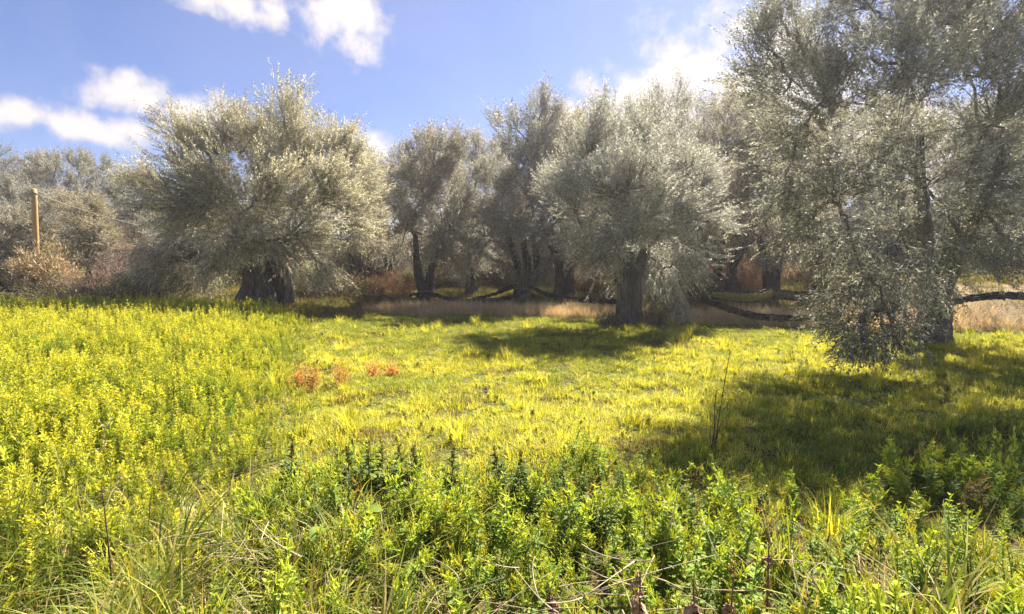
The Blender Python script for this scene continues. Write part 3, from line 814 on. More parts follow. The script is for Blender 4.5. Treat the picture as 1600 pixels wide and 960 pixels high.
# the tall dark thicket that closes the grove behind
th = [None, None]
TH = [(470, 31, 'behind the right half of the broad old olive'), (585, 33, 'in the gap left of the forked dark trunk'), (690, 34, 'behind the forked dark trunk'), (790, 33, 'left of the tallest olive trunk'), (885, 34, 'behind the leaning dark trunk'),
      (975, 33, 'behind the double trunk of the round olive'), (1070, 32, 'behind the right suckers of the round olive'), (1170, 30, 'behind the larger russet brush clump'), (1265, 30, 'behind the smaller russet brush clump'), (1370, 29, 'left of the big right olive trunk'),
      (1480, 28, 'directly behind the big right olive trunk'), (1600, 28, 'behind the dry bank at the right edge'), (340, 29, 'behind the left half of the broad old olive'), (230, 30, 'behind the pale pinkish bush'), (110, 29, 'behind the small tan olive'), (-10, 28, 'behind the pole at the left edge')]
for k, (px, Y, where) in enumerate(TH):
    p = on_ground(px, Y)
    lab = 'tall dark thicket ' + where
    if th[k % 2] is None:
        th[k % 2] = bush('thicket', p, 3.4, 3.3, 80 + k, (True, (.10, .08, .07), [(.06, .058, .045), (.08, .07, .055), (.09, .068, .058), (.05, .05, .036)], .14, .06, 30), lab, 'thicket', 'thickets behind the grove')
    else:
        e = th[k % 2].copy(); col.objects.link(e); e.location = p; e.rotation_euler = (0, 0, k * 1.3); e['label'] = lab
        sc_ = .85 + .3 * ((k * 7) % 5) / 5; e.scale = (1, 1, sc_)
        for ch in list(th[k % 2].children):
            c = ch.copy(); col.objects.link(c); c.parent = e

# ------------------------------------------------------------------ ground cover: plant templates scattered as stuff
def scatter(name, temps, pts, rot, sc, idx, label=None, cat=None):
    me = bpy.data.meshes.new(name)
    n = len(pts)
    me.vertices.add(n); me.vertices.foreach_set('co', np.asarray(pts, np.float32).ravel())
    a = me.attributes.new('rot', 'FLOAT_VECTOR', 'POINT'); a.data.foreach_set('vector', np.asarray(rot, np.float32).ravel())
    a = me.attributes.new('scl', 'FLOAT', 'POINT'); a.data.foreach_set('value', np.asarray(sc, np.float32).ravel())
    a = me.attributes.new('idx', 'INT', 'POINT'); a.data.foreach_set('value', np.asarray(idx, np.int32).ravel())
    o = obj(name, me)
    g = bpy.data.node_groups.new(name, 'GeometryNodeTree')
    g.interface.new_socket('Geometry', in_out='INPUT', socket_type='NodeSocketGeometry')
    g.interface.new_socket('Geometry', in_out='OUTPUT', socket_type='NodeSocketGeometry')
    gi = g.nodes.new('NodeGroupInput'); go = g.nodes.new('NodeGroupOutput')
    ip = g.nodes.new('GeometryNodeInstanceOnPoints')
    jn = g.nodes.new('GeometryNodeGeometryToInstance')
    for tme in reversed(temps):
        to = bpy.data.objects.new(tme.name, tme)
        oi = g.nodes.new('GeometryNodeObjectInfo'); oi.inputs['Object'].default_value = to
        g.links.new(oi.outputs['Geometry'], jn.inputs[0])
    def attr(nm, typ):
        q = g.nodes.new('GeometryNodeInputNamedAttribute'); q.data_type = typ; q.inputs['Name'].default_value = nm
        return q.outputs['Attribute']
    g.links.new(gi.outputs[0], ip.inputs['Points'])
    g.links.new(jn.outputs[0], ip.inputs['Instance'])
    ip.inputs['Pick Instance'].default_value = True
    g.links.new(attr('idx', 'INT'), ip.inputs['Instance Index'])
    g.links.new(attr('rot', 'FLOAT_VECTOR'), ip.inputs['Rotation'])
    g.links.new(attr('scl', 'FLOAT'), ip.inputs['Scale'])
    g.links.new(ip.outputs[0], go.inputs[0])
    md = o.modifiers.new('scatter', 'NODES'); md.node_group = g
    o['kind'] = 'stuff'
    if label: tag(o, label, cat)
    return o

def t_weed(seed, h, leafc, tipc, leaf=.05, lw=.024, spikes=True, branchy=4):
    """an upright leafy weed: opposite pairs, side shoots, pale flower spikes on top"""
    rng = np.random.default_rng(seed)
    mb = MB()
    shoots = [(np.zeros(3), np.array([rng.normal(0, .08), rng.normal(0, .08), 1.0]) * h, 1.0)]
    for k in range(branchy):
        z = rng.uniform(.15, .6); a = rng.uniform(0, 6.3)
        b = shoots[0][1] * z
        shoots.append((b, b + np.array([math.cos(a) * .35, math.sin(a) * .35, .8]) * h * rng.uniform(.35, .6) * (1 - z * .4), .75))
    for b, tp, sz in shoots:
        ln = np.linalg.norm(tp - b); nn = max(4, int(ln / .042))
        tube(mb, bez(b, (b + tp) / 2 + rng.normal(0, .02, 3), tp, 5), np.linspace(.0035, .0018, 5), 4, np.asarray(leafc) * 1.1, cap=False)
        for k in range(nn):
            t = (k + .7) / nn
            p = b + (tp - b) * t
            ang = k * 1.571 + rng.uniform(-.4, .4)
            size = sz * (1.15 - .65 * t) * rng.uniform(.75, 1.2)
            young = smooth(np.array((t - .55) / .45))
            for q in (0, math.pi):
                hd = np.array([math.cos(ang + q), math.sin(ang + q), rng.uniform(.15, .75) + .5 * young])
                cc = np.asarray(leafc) * (1 - young) + np.asarray(tipc) * young
                leaves_fold(mb, p[None], norm(hd)[None], np.array([[0, 0, 1.0]]), leaf * size, lw * size, jit(rng, cc, 1, .22), rng.uniform(.1, .45))
        if spikes:
            for k in range(4):
                a = rng.uniform(0, 6.3)
                d = norm(np.array([math.cos(a) * .45, math.sin(a) * .45, 1.0]))
                s0 = b + (tp - b) * rng.uniform(.8, 1.0)
                tube(mb, [s0, s0 + d * .025, s0 + d * .05 * rng.uniform(.7, 1.3)], [.0022, .0034, .0012], 5, np.asarray(tipc) * 1.25, cap=False)
    return mb.mesh('weed_plant', MAT_WEED)

def t_plume(seed, h, c1, c2, n=70, leaf=.05, lw=.010, stems=3):
    """soft upright weed with many narrow leaves in a plume"""
    rng = np.random.default_rng(seed)
    mb = MB()
    for s in range(stems):
        a = rng.uniform(0, 6.3); tilt = rng.uniform(.02, .22)
        tp = np.array([math.cos(a) * tilt, math.sin(a) * tilt, 1.0]) * h * rng.uniform(.7, 1.05)
        b = np.array([rng.normal(0, .03), rng.normal(0, .03), 0])
        tube(mb, [b, b + tp * .5, b + tp], [.003, .0025, .001], 3, np.asarray(c1), cap=False)
        t = rng.uniform(.12, 1.0, n) ** .85
        ang = rng.uniform(0, 6.3, n)
        d = norm(np.stack([np.cos(ang), np.sin(ang), rng.uniform(.3, 1.3, n)], -1))
        sz = leaf * (1.25 - .7 * t) * rng.uniform(.7, 1.3, n)
        tt = smooth((t - .5) / .5)[:, None]
        tint = (np.asarray(c1)[None] * (1 - tt) + np.asarray(c2)[None] * tt) * rng.uniform(.75, 1.25, (n, 1))
        leaves_flat(mb, b + tp * t[:, None], d, norm(np.cross(d, rand_dirs(rng, n))), sz, lw * (1.2 - .5 * t), tint, .45)
    return mb.mesh('plume_weed', MAT_WEED, False)

def t_grass(seed, n, h, w, r, tints, lean=.7, mat=None, hv=.5):
    rng = np.random.default_rng(seed)
    mb = MB()
    a = rng.uniform(0, 6.3, n); q = r * rng.random(n) ** .6
    base = np.stack([np.cos(a) * q, np.sin(a) * q, np.full(n, -.01)], -1)
    b2 = a + rng.normal(0, 1.0, n)
    ll = rng.uniform(.1, 1, n) * lean
    tint = np.asarray(tints)[rng.integers(0, len(tints), n)] * rng.uniform(.75, 1.25, (n, 1))
    blades(mb, base, np.stack([np.cos(b2) * ll, np.sin(b2) * ll], -1), h * rng.uniform(1 - hv, 1 + hv * .6, n), w * rng.uniform(.7, 1.3, n), np.clip(tint, 0, 1))
    return mb.mesh('grass_tuft', mat or MAT_GRASS)

RNG = np.random.default_rng(2024)

def field(n, x0, x1, y0, y1, dens):
    """random points, kept with probability dens(x, y)"""
    x = RNG.uniform(x0, x1, n); y = RNG.uniform(y0, y1, n)
    k = RNG.random(n) < np.clip(dens(x, y), 0, 1)
    x, y = x[k], y[k]
    return np.stack([x, y, ground_z(x, y)], -1)

def frust(x, y, mx=2.0):           # what the photograph and a step to either side can see
    return (np.abs(x) < 1.12 * y + mx)

def place(name, temps, pts, smin, smax, tilt=.12, idx=None, label=None, cat=None):
    n = len(pts)
    rot = np.stack([RNG.normal(0, tilt, n), RNG.normal(0, tilt, n), RNG.uniform(0, 6.3, n)], -1)
    sc = RNG.uniform(smin, smax, n) if not isinstance(smin, np.ndarray) else smin
    if idx is None: idx = RNG.integers(0, len(temps), n)
    return scatter(name, temps, pts, rot, sc, idx, label, cat)

# masks of the plant zones, in metres on the ground
def m_green(x, y):                 # broad-leaved green weeds in the foreground
    edge = 3.75 + .75 * smooth((x - 1.2) / 2.0) + .5 * smooth((x - 3.0) / 2.0) + 1.1 * (vnoise(x, y, 1.1) - .5)
    left = smooth((x + 1.7 + .5 * (vnoise(x, y, 1.4) - .5)) / .5)
    return smooth((edge - y) / .8) * (.15 + .85 * left)

def m_yellow(x, y):                # tall yellow weeds on the left
    b = -1.15 - (y - 2.6) * .40 + .6 * (vnoise(x, y, .8) - .5)
    return smooth((b - x) / .5) * smooth((y - 1.9) / .6) * smooth((14.6 + .5 * (vnoise(x, y, .9) - .5) - y - .12 * np.clip(x + 9, 0, 9)) / .5)

GREEN, GTIP = (.20, .29, .045), (.40, .44, .06)
temps = [t_weed(s, h, GREEN, GTIP, lf, lf * .45) for s, h, lf in ((101, .34, .06), (102, .42, .072), (103, .28, .055), (104, .38, .078), (105, .44, .062))]
temps += [t_weed(106, .30, (.24, .26, .04), (.42, .40, .06), .05, .022), t_weed(107, .36, (.13, .19, .045), (.26, .31, .055), .06, .02, False, 6), t_weed(108, .22, (.2, .27, .05), (.34, .38, .06), .05, .03, False, 7),
          t_plume(109, .34, (.17, .23, .04), (.4, .42, .06), 60, .05, .009, 4), t_weed(110, .3, (.20, .15, .06), (.34, .27, .10), .05, .02, True, 3)]
pts = field(24000, -8, 9, .9, 6, lambda x, y: frust(x, y, 1.2) * m_green(x, y) * (.22 + .78 * smooth((vnoise(x, y, 1.5) - .3) / .3)) * (np.hypot(x, y) > 1.0) * .8)
gs = RNG.uniform(.5, 1.2, len(pts)) * (.5 + .5 * m_green(pts[:, 0], pts[:, 1])) * (.75 + .4 * vnoise(pts[:, 0], pts[:, 1], 1.3))
gi = RNG.choice(10, len(pts), p=[.14, .12, .11, .10, .09, .15, .07, .08, .09, .05])
dk = (RNG.random(len(pts)) < .3 * smooth((pts[:, 1] - 2.3) / .8) * (vnoise(pts[:, 0] + 9, pts[:, 1], 1.0) > .4))
gi[dk] = 6
place('green_weeds', temps, pts, gs, None, tilt=.34, idx=gi, label='leafy green annual weeds covering the foreground', cat='weeds')

YC1, YC2 = (.21, .25, .035), (.56, .53, .065)
temps = [t_plume(s, h, YC1, YC2) for s, h in ((111, .5), (112, .62), (113, .55), (114, .42))] + [t_weed(115, .45, (.2, .27, .03), (.5, .52, .06), .05, .02)]
temps += [t_plume(116, .5, (.15, .22, .035), (.34, .38, .05)), t_plume(117, .42, (.18, .24, .04), (.42, .44, .06), 60, .06, .016, 4)]
pts = field(60000, -18, 1, 1.5, 16, lambda x, y: frust(x, y) * m_yellow(x, y) * .33)
place('yellow_weeds', temps, pts, RNG.uniform(.65, 1.1, len(pts)) * (.35 + .65 * smooth((-1.0 - (pts[:, 1] - 2.6) * .40 - pts[:, 0]) / 1.8)), None, idx=np.where(RNG.random(len(pts)) < .12 + .6 * (vnoise(pts[:, 0] - 30, pts[:, 1], .8) > .76), RNG.integers(5, 7, len(pts)), RNG.integers(0, 5, len(pts))), label='tall yellow-green weeds over the left of the meadow', cat='weeds')

def m_grass(x, y):
    return (1 - .8 * m_yellow(x, y)) * (1 - .75 * m_green(x, y)) * smooth((.25 - strip_d(x, y)) / .4)

G_Y = [(.57, .53, .07), (.49, .50, .07), (.62, .55, .12), (.34, .40, .06)]
G_G = [(.19, .25, .035), (.25, .29, .04), (.14, .20, .03), (.30, .31, .05)]
G_B = [(.22, .15, .07), (.30, .22, .10), (.14, .10, .05), (.2, .2, .04)]
temps = [t_grass(121, 46, .10, .007, .13, G_Y, 1.3), t_grass(122, 46, .13, .007, .14, G_Y, 1.2), t_grass(123, 46, .10, .007, .13, G_Y + G_G, 1.4), t_grass(124, 46, .10, .007, .13, G_G, 1.3), t_grass(125, 46, .12, .007, .14, G_G, 1.2), t_grass(126, 40, .09, .008, .14, G_B, 1.6)]
pts = field(90000, -16, 17, 1.2, 18, lambda x, y: frust(x, y) * m_grass(x, y) * (.45 + .45 * (y < 12)) * (.6 + .4 * smooth((vnoise(x, y, 2.3) - .2) / .3)) * 1.1)
nv = vnoise(pts[:, 0], pts[:, 1], .9) + .25 * RNG.normal(size=len(pts)) * .6
far = smooth((pts[:, 1] - 9.5) / 3.0)  # greener towards the grove; some of the shade there is in the grass colour
idx = np.where(nv - .7 * far > .36, RNG.integers(0, 3, len(pts)), RNG.integers(2, 5, len(pts)))
br = (vnoise(pts[:, 0] + 50, pts[:, 1] * 1.6, 1.6) > .83) & (RNG.random(len(pts)) < .6)
idx[br | (RNG.random(len(pts)) < .05)] = 5
place('meadow_grass', temps, pts, RNG.uniform(.55, .9, len(pts)) * (.6 + .7 * vnoise(pts[:, 0], pts[:, 1], 2.0)), None, idx=idx, label='short yellow-green grass of the meadow', cat='grass')

# scattered taller tussocks and leafy herbs in the meadow
temps = [t_grass(131, 70, .30, .006, .10, G_Y, .9), t_grass(132, 70, .26, .006, .10, G_G + G_Y, .9), t_weed(133, .2, (.12, .17, .03), (.3, .3, .04), .05, .02, False, 5), t_weed(134, .16, (.16, .19, .06), (.3, .3, .08), .05, .022, False, 5), t_weed(135, .13, (.44, .44, .05), (.56, .53, .06), .045, .02, False, 7), t_weed(136, .11, (.38, .42, .05), (.52, .5, .06), .04, .02, False, 8)]
pts = field(30000, -12, 14, 2.6, 15, lambda x, y: frust(x, y) * m_grass(x, y) * .16 * (.15 + .85 * (vnoise(x, y, .9) > .5)))
place('meadow_tussocks', temps, pts, .6, 1.1, idx=RNG.choice(6, len(pts), p=[.05, .08, .02, .05, .40, .40]), label='taller grass tussocks and herbs dotted over the meadow', cat='grass')

# long grass and straw in the left foreground
G_L = [(.20, .25, .04), (.30, .31, .06), (.38, .33, .12), (.13, .2, .04)]
G_S = [(.46, .37, .2), (.52, .44, .27), (.36, .26, .12), (.3, .2, .09)]
temps = [t_grass(141, 40, .36, .009, .08, G_L, 1.1), t_grass(142, 34, .42, .011, .08, G_L, 1.2), t_grass(143, 44, .26, .006, .12, G_S, 1.5, MAT_STRAW), t_grass(144, 40, .34, .006, .10, G_S, 1.5, MAT_STRAW)]
def m_long(x, y):
    return (.22 * (vnoise(x, y, 1.2) > .45) * smooth((4.2 - x) / .5) + smooth((-.15 - x + .5 * (vnoise(x, y, 1.5) - .5)) / .4)) * smooth((3.3 - y) / .6) * smooth((x + 3.6) / .5)
pts = field(10000, -4, 5, 1.0, 4, lambda x, y: m_long(x, y) * (np.hypot(x, y) > 1.1) * .14)
place('long_grass', temps, pts, .6, 1.1, tilt=.25, idx=RNG.choice(4, len(pts), p=[.4, .25, .2, .15]), label='long arching grass and straw in the left foreground', cat='grass')

# the strip of dry pinkish grass along the grove, and dull grass under the trees
G_D = [(.62, .47, .26), (.70, .55, .33), (.52, .36, .19), (.74, .61, .36)]
temps = [t_grass(151, 46, .58, .008, .16, G_D, .8, MAT_STRAW), t_grass(152, 46, .48, .008, .16, G_D, 1.0, MAT_STRAW), t_grass(153, 40, .38, .008, .18, G_D, 1.2, MAT_STRAW)]
pts = field(14000, -5.5, 14, 11, 21, lambda x, y: smooth((strip_d(x, y) + .1) / .3) * smooth((1.9 - strip_d(x, y)) / .6) * (.6 + .4 * vnoise(x, y, 1.5)) * (1 - .8 * smooth((x - 9.5) / 1.5)))
place('dry_grass', temps, pts, .55, 1.05, label='strip of dry pinkish straw grass along the grove edge', cat='grass')
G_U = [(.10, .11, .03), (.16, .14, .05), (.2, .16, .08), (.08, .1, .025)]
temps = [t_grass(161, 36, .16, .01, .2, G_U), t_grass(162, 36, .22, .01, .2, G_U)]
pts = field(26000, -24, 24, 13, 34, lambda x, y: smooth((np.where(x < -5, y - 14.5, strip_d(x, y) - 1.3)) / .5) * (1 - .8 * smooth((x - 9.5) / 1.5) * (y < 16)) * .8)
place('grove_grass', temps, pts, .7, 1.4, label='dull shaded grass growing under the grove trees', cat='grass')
G_K = [(.40, .31, .18), (.30, .24, .12), (.26, .25, .06)]
temps = [t_grass(171, 30, .12, .008, .2, G_K, 1.2, MAT_STRAW)]
pts = field(3000, 8.5, 20, 10, 18, lambda x, y: smooth((strip_d(x, y) + .2) / .5) * .3)
place('bank_grass', temps, pts, .6, 1.3, label='thin dry tufts on the bare bank at right', cat='grass')

# ------------------------------------------------------------------ single plants one can pick out
def copy_thing(src, loc, rz, sc, label):
    e = src.copy(); col.objects.link(e)
    e.location = loc; e.rotation_euler = (0, 0, rz); e.scale = (sc, sc, sc); e['label'] = label
    for ch in [c for c in src.children]:
        c = ch.copy(); col.objects.link(c); c.parent = e
    return e

def spiky_weed(seed, p, h, c, label, group, cat='weed', name='goosefoot_weed'):
    """a dense dark upright plant: stem, leaves, flower spike"""
    rng = np.random.default_rng(seed)
    e = empty(name, p)
    st, lv, sp = MB(), MB(), MB()
    tp = np.array([rng.normal(0, .03), rng.normal(0, .03), h])
    tube(st, [(0, 0, -.04), tp * .5, tp], [.006, .004, .002], 6, (.16, .15, .05))
    tops = [tp]
    for k in range(5):
        a = rng.uniform(0, 6.3); q = rng.uniform(.08, .3)
        tops.append(tp * q + np.array([math.cos(a) * .3, math.sin(a) * .3, .9]) * h * rng.uniform(.35, .62))
        tube(st, [tp * q, (tp * q + tops[-1]) / 2 + np.array([0, 0, -.02]), tops[-1]], [.004, .003, .0015], 4, (.16, .15, .05))
    for w_, top in enumerate(tops):
        n = 60 if w_ == 0 else 34
        t = rng.uniform(.1, .95, n); ang = rng.uniform(0, 6.3, n)
        sz = .12 * (1.2 - .75 * t) * rng.uniform(.6, 1.2, n) * (1 if w_ == 0 else .8)
        d = norm(np.stack([np.cos(ang), np.sin(ang), rng.uniform(.1, 1.0, n)], -1))
        leaves_fold(lv, top * t[:, None], d, np.tile([0, 0, 1.0], (n, 1)), sz, sz * .36, jit(rng, c, n, .3), .2)
    n = 60
    t = rng.uniform(.72, 1.05, n); ang = rng.uniform(0, 6.3, n)
    d = norm(np.stack([np.cos(ang), np.sin(ang), rng.uniform(.8, 1.8, n)], -1))
    leaves_flat(sp, tp * t[:, None], d, norm(np.cross(d, rand_dirs(rng, n))), .03, .012, jit(rng, np.asarray(c) * np.array([1.2, .8, .9]), n, .3))
    obj('stem', st.mesh('stem', MAT_TWIG), e)
    obj('leaves', lv.mesh('leaves', MAT_WEED), e)
    obj('flower_spike', sp.mesh('flower_spike', MAT_WEED, False), e)
    tag(e, label, cat, group)
    return e

SP = [(540, 700, 0.45, 'leftmost dark spiky weed standing against the bright yellow grass'), (570, 690, 0.50, 'second dark spiky weed from the left against the yellow grass'),
      (592, 686, 0.50, 'dark spiky weed in the middle of the left row of five'), (625, 688, 0.47, 'fourth dark spiky weed of the left row of five'), (650, 694, 0.43, 'fifth dark spiky weed, right end of the left row'),
      (697, 690, 0.47, 'lone dark bushy spiky weed just left of the picture centre'), (780, 704, 0.41, 'small dark spiky weed near the picture centre line'), (815, 715, 0.41, 'dark spiky weed right of the picture centre line'), (440, 690, 0.45, 'dark leafy weed at the left end of the green foreground weeds')]
for k, (px, py, h, lab) in enumerate(SP):
    Y = (CAM_Z - h) * FPX / (py - 420.0)
    spiky_weed(300 + k, on_ground(px, Y), h, (.12, .17, .04), lab, 'dark spiky weeds')

def red_weed(seed, px, py, h, label):
    rng = np.random.default_rng(seed)
    p = ground_at(px, py)
    e = empty('red_weed', p)
    st, lv = MB(), MB()
    for s in range(7):
        a = rng.uniform(0, 6.3)
        tp = np.array([math.cos(a) * .25, math.sin(a) * .25, 1]) * h * rng.uniform(.6, 1)
        tube(st, [np.array([0, 0, -.03]), tp * .5 + rng.normal(0, .02, 3), tp], [.004, .003, .0015], 4, (.36, .12, .05))
        n = 60
        t = rng.uniform(.2, 1.02, n); ang = rng.uniform(0, 6.3, n)
        d = norm(np.stack([np.cos(ang), np.sin(ang), rng.uniform(0, 1.2, n)], -1))
        leaves_flat(lv, tp * t[:, None] + rng.normal(0, .05, (n, 3)), d, norm(np.cross(d, rand_dirs(rng, n))), .05, .011, jit(rng, (.42, .22, .11), n, .4, .25))
    obj('stems', st.mesh('stems', MAT_TWIG), e)
    obj('leaves', lv.mesh('leaves', MAT_WEED, False), e)
    tag(e, label, 'weed', 'orange-red weeds')
red_weed(321, 488, 612, .40, 'largest orange-red feathery weed at the left of the reddish group')
red_weed(322, 470, 608, .28, 'low orange-red weed tucked left of the largest reddish one')
red_weed(323, 535, 608, .36, 'orange-red feathery weed second in size, right of the largest')
red_weed(324, 582, 592, .26, 'small orange-topped weed to the right of the reddish group')
red_weed(325, 612, 590, .18, 'smallest orange weed, farthest right of the reddish group')

def dead_stalk():
    rng = np.random.default_rng(330)
    p = on_ground(1122, 4.3)
    e = empty('dead_stalk', p)
    mb = MB(); hd = MB()
    for px, py, r in ((1141, 548, .006), (1119, 612, .006), (1122, 640, .005), (1110, 650, .004), (1128, 660, .005)):
        tp = at(px, py, 4.3 + rng.normal(0, .05)) - p
        path = bez(np.array([rng.normal(0, .02), rng.normal(0, .02), -.05]), tp * .5 + rng.normal(0, .03, 3), tp, 8)
        tube(mb, path, np.linspace(r, r * .5, 8), 5, (.10, .07, .045))
        for k in range(7):
            i = rng.integers(3, 7); d = norm(rng.normal(size=3) + np.array([0, 0, .8]))
            tube(mb, [path[i], path[i] + d * rng.uniform(.03, .08)], [.002, .001], 4, (.12, .08, .05))
        n = 14
        d = rand_dirs(rng, n)
        leaves_flat(hd, tp + rng.normal(0, .014, (n, 3)), d, norm(np.cross(d, rand_dirs(rng, n))), .02, .01, jit(rng, (.16, .09, .05), n, .3))
    obj('stem', mb.mesh('stem', MAT_TWIG), e)
    obj('seed_heads', hd.mesh('seed_heads', MAT_STRAW, False), e)['kind'] = 'stuff'
    tag(e, 'tall thin dead brown stalk standing in the grass right of centre', 'dead stalk')
dead_stalk()

def dry_stem(px, py, px2, py2, Y, r, c, label, seed):
    rng = np.random.default_rng(seed)
    p = on_ground(px, Y)
    e = empty('dead_grass_plant', p)
    mb = MB(); hd = MB()
    tp = at(px2, py2, Y) - p
    path = bez(np.array([0, 0, -.04]), tp * .5 + rng.normal(0, .03, 3), tp, 9)
    tube(mb, path, np.linspace(r, r * .4, 9), 5, c)
    for k in range(10):
        i = rng.integers(4, 9); d = norm(rng.normal(size=3) + np.array([0, 0, .9]))
        tube(mb, [path[i], path[i] + d * rng.uniform(.03, .09)], [.0016, .0008], 4, c)
        q = path[i] + d * .07
        dd = rand_dirs(rng, 4)
        leaves_flat(hd, np.tile(q, (4, 1)), dd, norm(np.cross(dd, rand_dirs(rng, 4))), .018, .008, jit(rng, c, 4, .3))
    obj('stem', mb.mesh('stem', MAT_TWIG), e)
    obj('seed_heads', hd.mesh('seed_heads', MAT_STRAW, False), e)['kind'] = 'stuff'
    tag(e, label, 'dry stem')
dry_stem(142, 950, 158, 755, 2.15, .005, (.09, .06, .04), 'dark thin dry stem upright in the left foreground grass', 341)
dry_stem(108, 740, 165, 668, 3.4, .004, (.55, .48, .3), 'pale straw stem leaning right over the left weeds', 342)
dry_stem(1040, 860, 1065, 742, 2.5, .004, (.5, .42, .26), 'pale dry stem rising above the heap of dry stalks', 343)

def stalk_heap(px, Y, n, ln, seed, label):
    rng = np.random.default_rng(seed)
    p = on_ground(px, Y)
    e = empty('dry_stalks', p)
    for k in range(n):
        mb = MB()
        a = rng.uniform(0, 6.3); l = ln * rng.uniform(.5, 1.1)
        c = np.array([rng.normal(0, .16), rng.normal(0, .10), .16 + rng.uniform(0, .22)])
        d = np.array([math.cos(a), math.sin(a) * .6, rng.uniform(-.05, .6)])
        path = bez(c - d * l * .5, c + rng.normal(0, .03, 3), c + d * l * .5, 6)
        path[:, 2] = np.maximum(path[:, 2], .0)
        tube(mb, path, np.linspace(.0034, .0015, 6) * rng.uniform(.5, 1.2), 5, np.asarray((.42, .33, .22)) * rng.uniform(.6, 1.25))
        obj('stalk', mb.mesh('stalk', MAT_TWIG), e)
    tag(e, label, 'dry stalks')
stalk_heap(985, 2.0, 24, .5, 351, 'heap of pale dry stalks between the withered brown leaves')
stalk_heap(1235, 2.05, 9, .45, 352, 'few pale dry stalks lying right of the withered leaves')
stalk_heap(370, 2.3, 20, .5, 353, 'tangle of dry stalks in the left foreground hollow')
stalk_heap(820, 1.85, 10, .4, 354, 'few pale twigs at the bottom edge left of the withered leaves')

def withered(px, py, Y, h, n, size, seed, label):
    """dead plant with brown curled leaves hanging from a stem"""
    rng = np.random.default_rng(seed)
    p = on_ground(px, Y)
    e = empty('withered_plant', p)
    mb = MB()
    tp = np.array([rng.normal(0, .04), rng.normal(0, .04), h])
    tube(mb, [np.array([0, 0, -.04]), tp * .5, tp], [.006, .005, .003], 6, (.16, .09, .06))
    obj('stem', mb.mesh('stem', MAT_TWIG), e)
    for k in range(n):
        mb = MB()
        t = rng.uniform(.6, 1.0); b = tp * t
        a = rng.uniform(0, 6.3); out = np.array([math.cos(a), math.sin(a), 0])
        L_ = size * rng.uniform(.6, 1.15); m, q = 15, 9
        side = np.array([-out[1], out[0], 0])
        tw = rng.uniform(-2.2, 2.2); ph = rng.uniform(0, 6.3, 4)
        V = []
        for i in range(m):
            s = i / (m - 1.0)
            c = b + out * L_ * (.32 * s ** .7 + .05 * math.sin(7 * s + ph[0])) + np.array([0, 0, -1.0]) * L_ * (s ** 1.3 * .85 - .15 * s) + side * L_ * .06 * math.sin(6 * s + ph[1])
            ang = tw * s
            sd = side * math.cos(ang) + out * math.sin(ang)
            nn = np.cross(sd, np.array([0, 0, -1.0]))
            w = .20 * L_ * math.sin(math.pi * min(.97, s * .92 + .05)) ** .7
            cup = .5 + .9 * abs(math.sin(4 * s + ph[2]))
            for j in range(q):
                u = (j / (q - 1.0) - .5) * 2
                rag = 1 + .22 * math.sin(23 * s + ph[3] + 2 * np.sign(u)) * abs(u) ** 2 + rng.normal(0, .10) * abs(u) ** 3
                V.append(c + sd * w * rag * math.sin(u * cup) / cup + nn * w * ((1 - math.cos(u * cup)) * .9 + .32 * math.sin(17 * s + 2.5 * u + ph[0]) * abs(u) + .12 * math.sin(31 * s + 5 * u)) + rng.normal(0, .0022, 3))
        V = np.array(V)
        i = np.arange(m - 1)[:, None]; j = np.arange(q - 1)[None]
        a_ = i * q + j
        f = np.concatenate([np.stack([a_, a_ + 1, a_ + q + 1], -1).reshape(-1, 3), np.stack([a_, a_ + q + 1, a_ + q], -1).reshape(-1, 3)])
        mb.add(V, f, np.asarray((.36, .20, .12)) * rng.uniform(.7, 1.35))
        obj('withered_leaf', mb.mesh('withered_leaf', MAT_WITHER), e)
    tag(e, label, 'withered plant', 'withered brown plants')
withered(1012, 905, 1.85, .42, 5, .14, 361, 'largest withered plant with long curled brown leaves beside the dry stalks')
withered(1108, 920, 1.80, .40, 5, .13, 362, 'withered plant with brown leaves right of the largest one')
withered(868, 930, 1.85, .36, 4, .12, 363, 'small withered brown plant left of the dry stalks at the bottom edge')
withered(1160, 900, 1.9, .40, 3, .11, 364, 'withered plant with few dark brown leaves, farthest right of the group')
withered(1222, 870, 2.05, .42, 2, .12, 365, 'thin withered stem with a shrivelled leaf beside the few pale stalks')

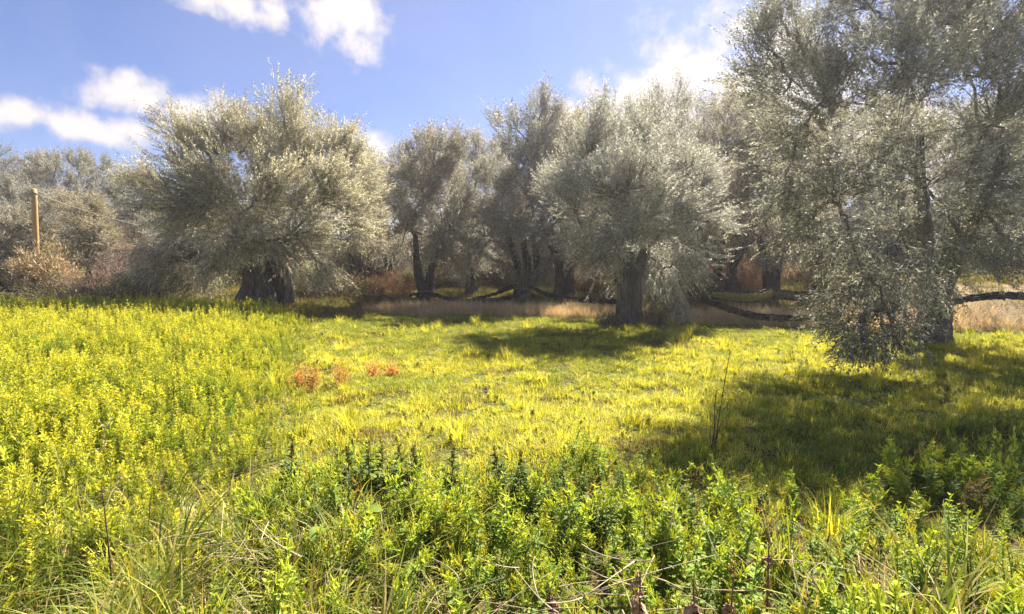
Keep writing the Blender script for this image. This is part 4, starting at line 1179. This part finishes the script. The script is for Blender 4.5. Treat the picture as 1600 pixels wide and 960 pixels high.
def broad_plant(px, Y, h, n, size, c, seed, label):
    rng = np.random.default_rng(seed)
    p = on_ground(px, Y)
    e = empty('broad_leaf_plant', p)
    for k in range(n):
        a = rng.uniform(0, 6.3)
        d = np.array([math.cos(a) * .45, math.sin(a) * .45, 1.0])
        b = d * h * rng.uniform(.75, 1.05)
        mb = MB()
        tube(mb, [np.zeros(3), b * .5 + np.array([0, 0, .02]), b], [.004, .003, .003], 5, np.asarray(c) * 1.1)
        ld = norm(np.array([math.cos(a), math.sin(a), rng.uniform(-.2, .5)]))
        m = 9; ss = np.linspace(0, 1, m); q = np.linspace(-1, 1, 5)
        side = norm(np.cross(ld, [0, 0, 1.0])); nn = np.cross(side, ld)
        V = []
        for s in ss:
            w = size * .45 * math.sin(math.pi * (s * .93 + .05)) ** .65
            for u in q:
                V.append(b + ld * size * s + side * w * u + nn * (.25 * w * abs(u)) - np.array([0, 0, 1]) * size * .3 * s * s + nn * .03 * size * math.sin(9 * s + 4 * u))
        i = np.arange(m - 1)[:, None]; j = np.arange(4)[None]; a_ = i * 5 + j
        f = np.concatenate([np.stack([a_, a_ + 1, a_ + 6], -1).reshape(-1, 3), np.stack([a_, a_ + 6, a_ + 5], -1).reshape(-1, 3)])
        mb.add(np.array(V), f, np.asarray(c) * rng.uniform(.8, 1.25))
        obj('leaf', mb.mesh('leaf', MAT_WEED), e)
    tag(e, label, 'broad-leaf plant')
broad_plant(520, 2.55, .36, 6, .10, (.13, .19, .03), 371, 'low plant with broad yellow-green leaves beside the left tangle of stalks')
broad_plant(1140, 1.75, .34, 3, .08, (.40, .42, .06), 372, 'single bright yellow-green rounded leaves among the withered plants')
broad_plant(950, 3.0, .22, 5, .07, (.16, .2, .05), 373, 'dull grey-green leafy plant at the top edge of the foreground weeds')

# ------------------------------------------------------------------ haze, added to lift the darks and veil the sun side
def haze():
    x0, x1, y0, y1, z0, z1 = -505, 505, -20, 605, -2.5, 14.5
    v = np.array([(x, y, z) for z in (z0, z1) for y in (y0, y1) for x in (x0, x1)])
    q = [(0, 2, 3, 1), (4, 5, 7, 6), (0, 1, 5, 4), (2, 6, 7, 3), (0, 4, 6, 2), (1, 3, 7, 5)]
    me = bpy.data.meshes.new('haze'); me.from_pydata(v.tolist(), [], q); me.update()
    m, t, o = mat_base('haze_air')
    p = N(t, 'ShaderNodeVolumePrincipled')
    p.inputs['Color'].default_value = (.95, .94, .98, 1)
    p.inputs['Density'].default_value = HAZE
    p.inputs['Anisotropy'].default_value = .55
    L(t, p.outputs[0], o.inputs['Volume'])
    me.materials.append(m)
    ob = obj('haze', me); ob['kind'] = 'stuff'
HAZE = 0.0014
haze()
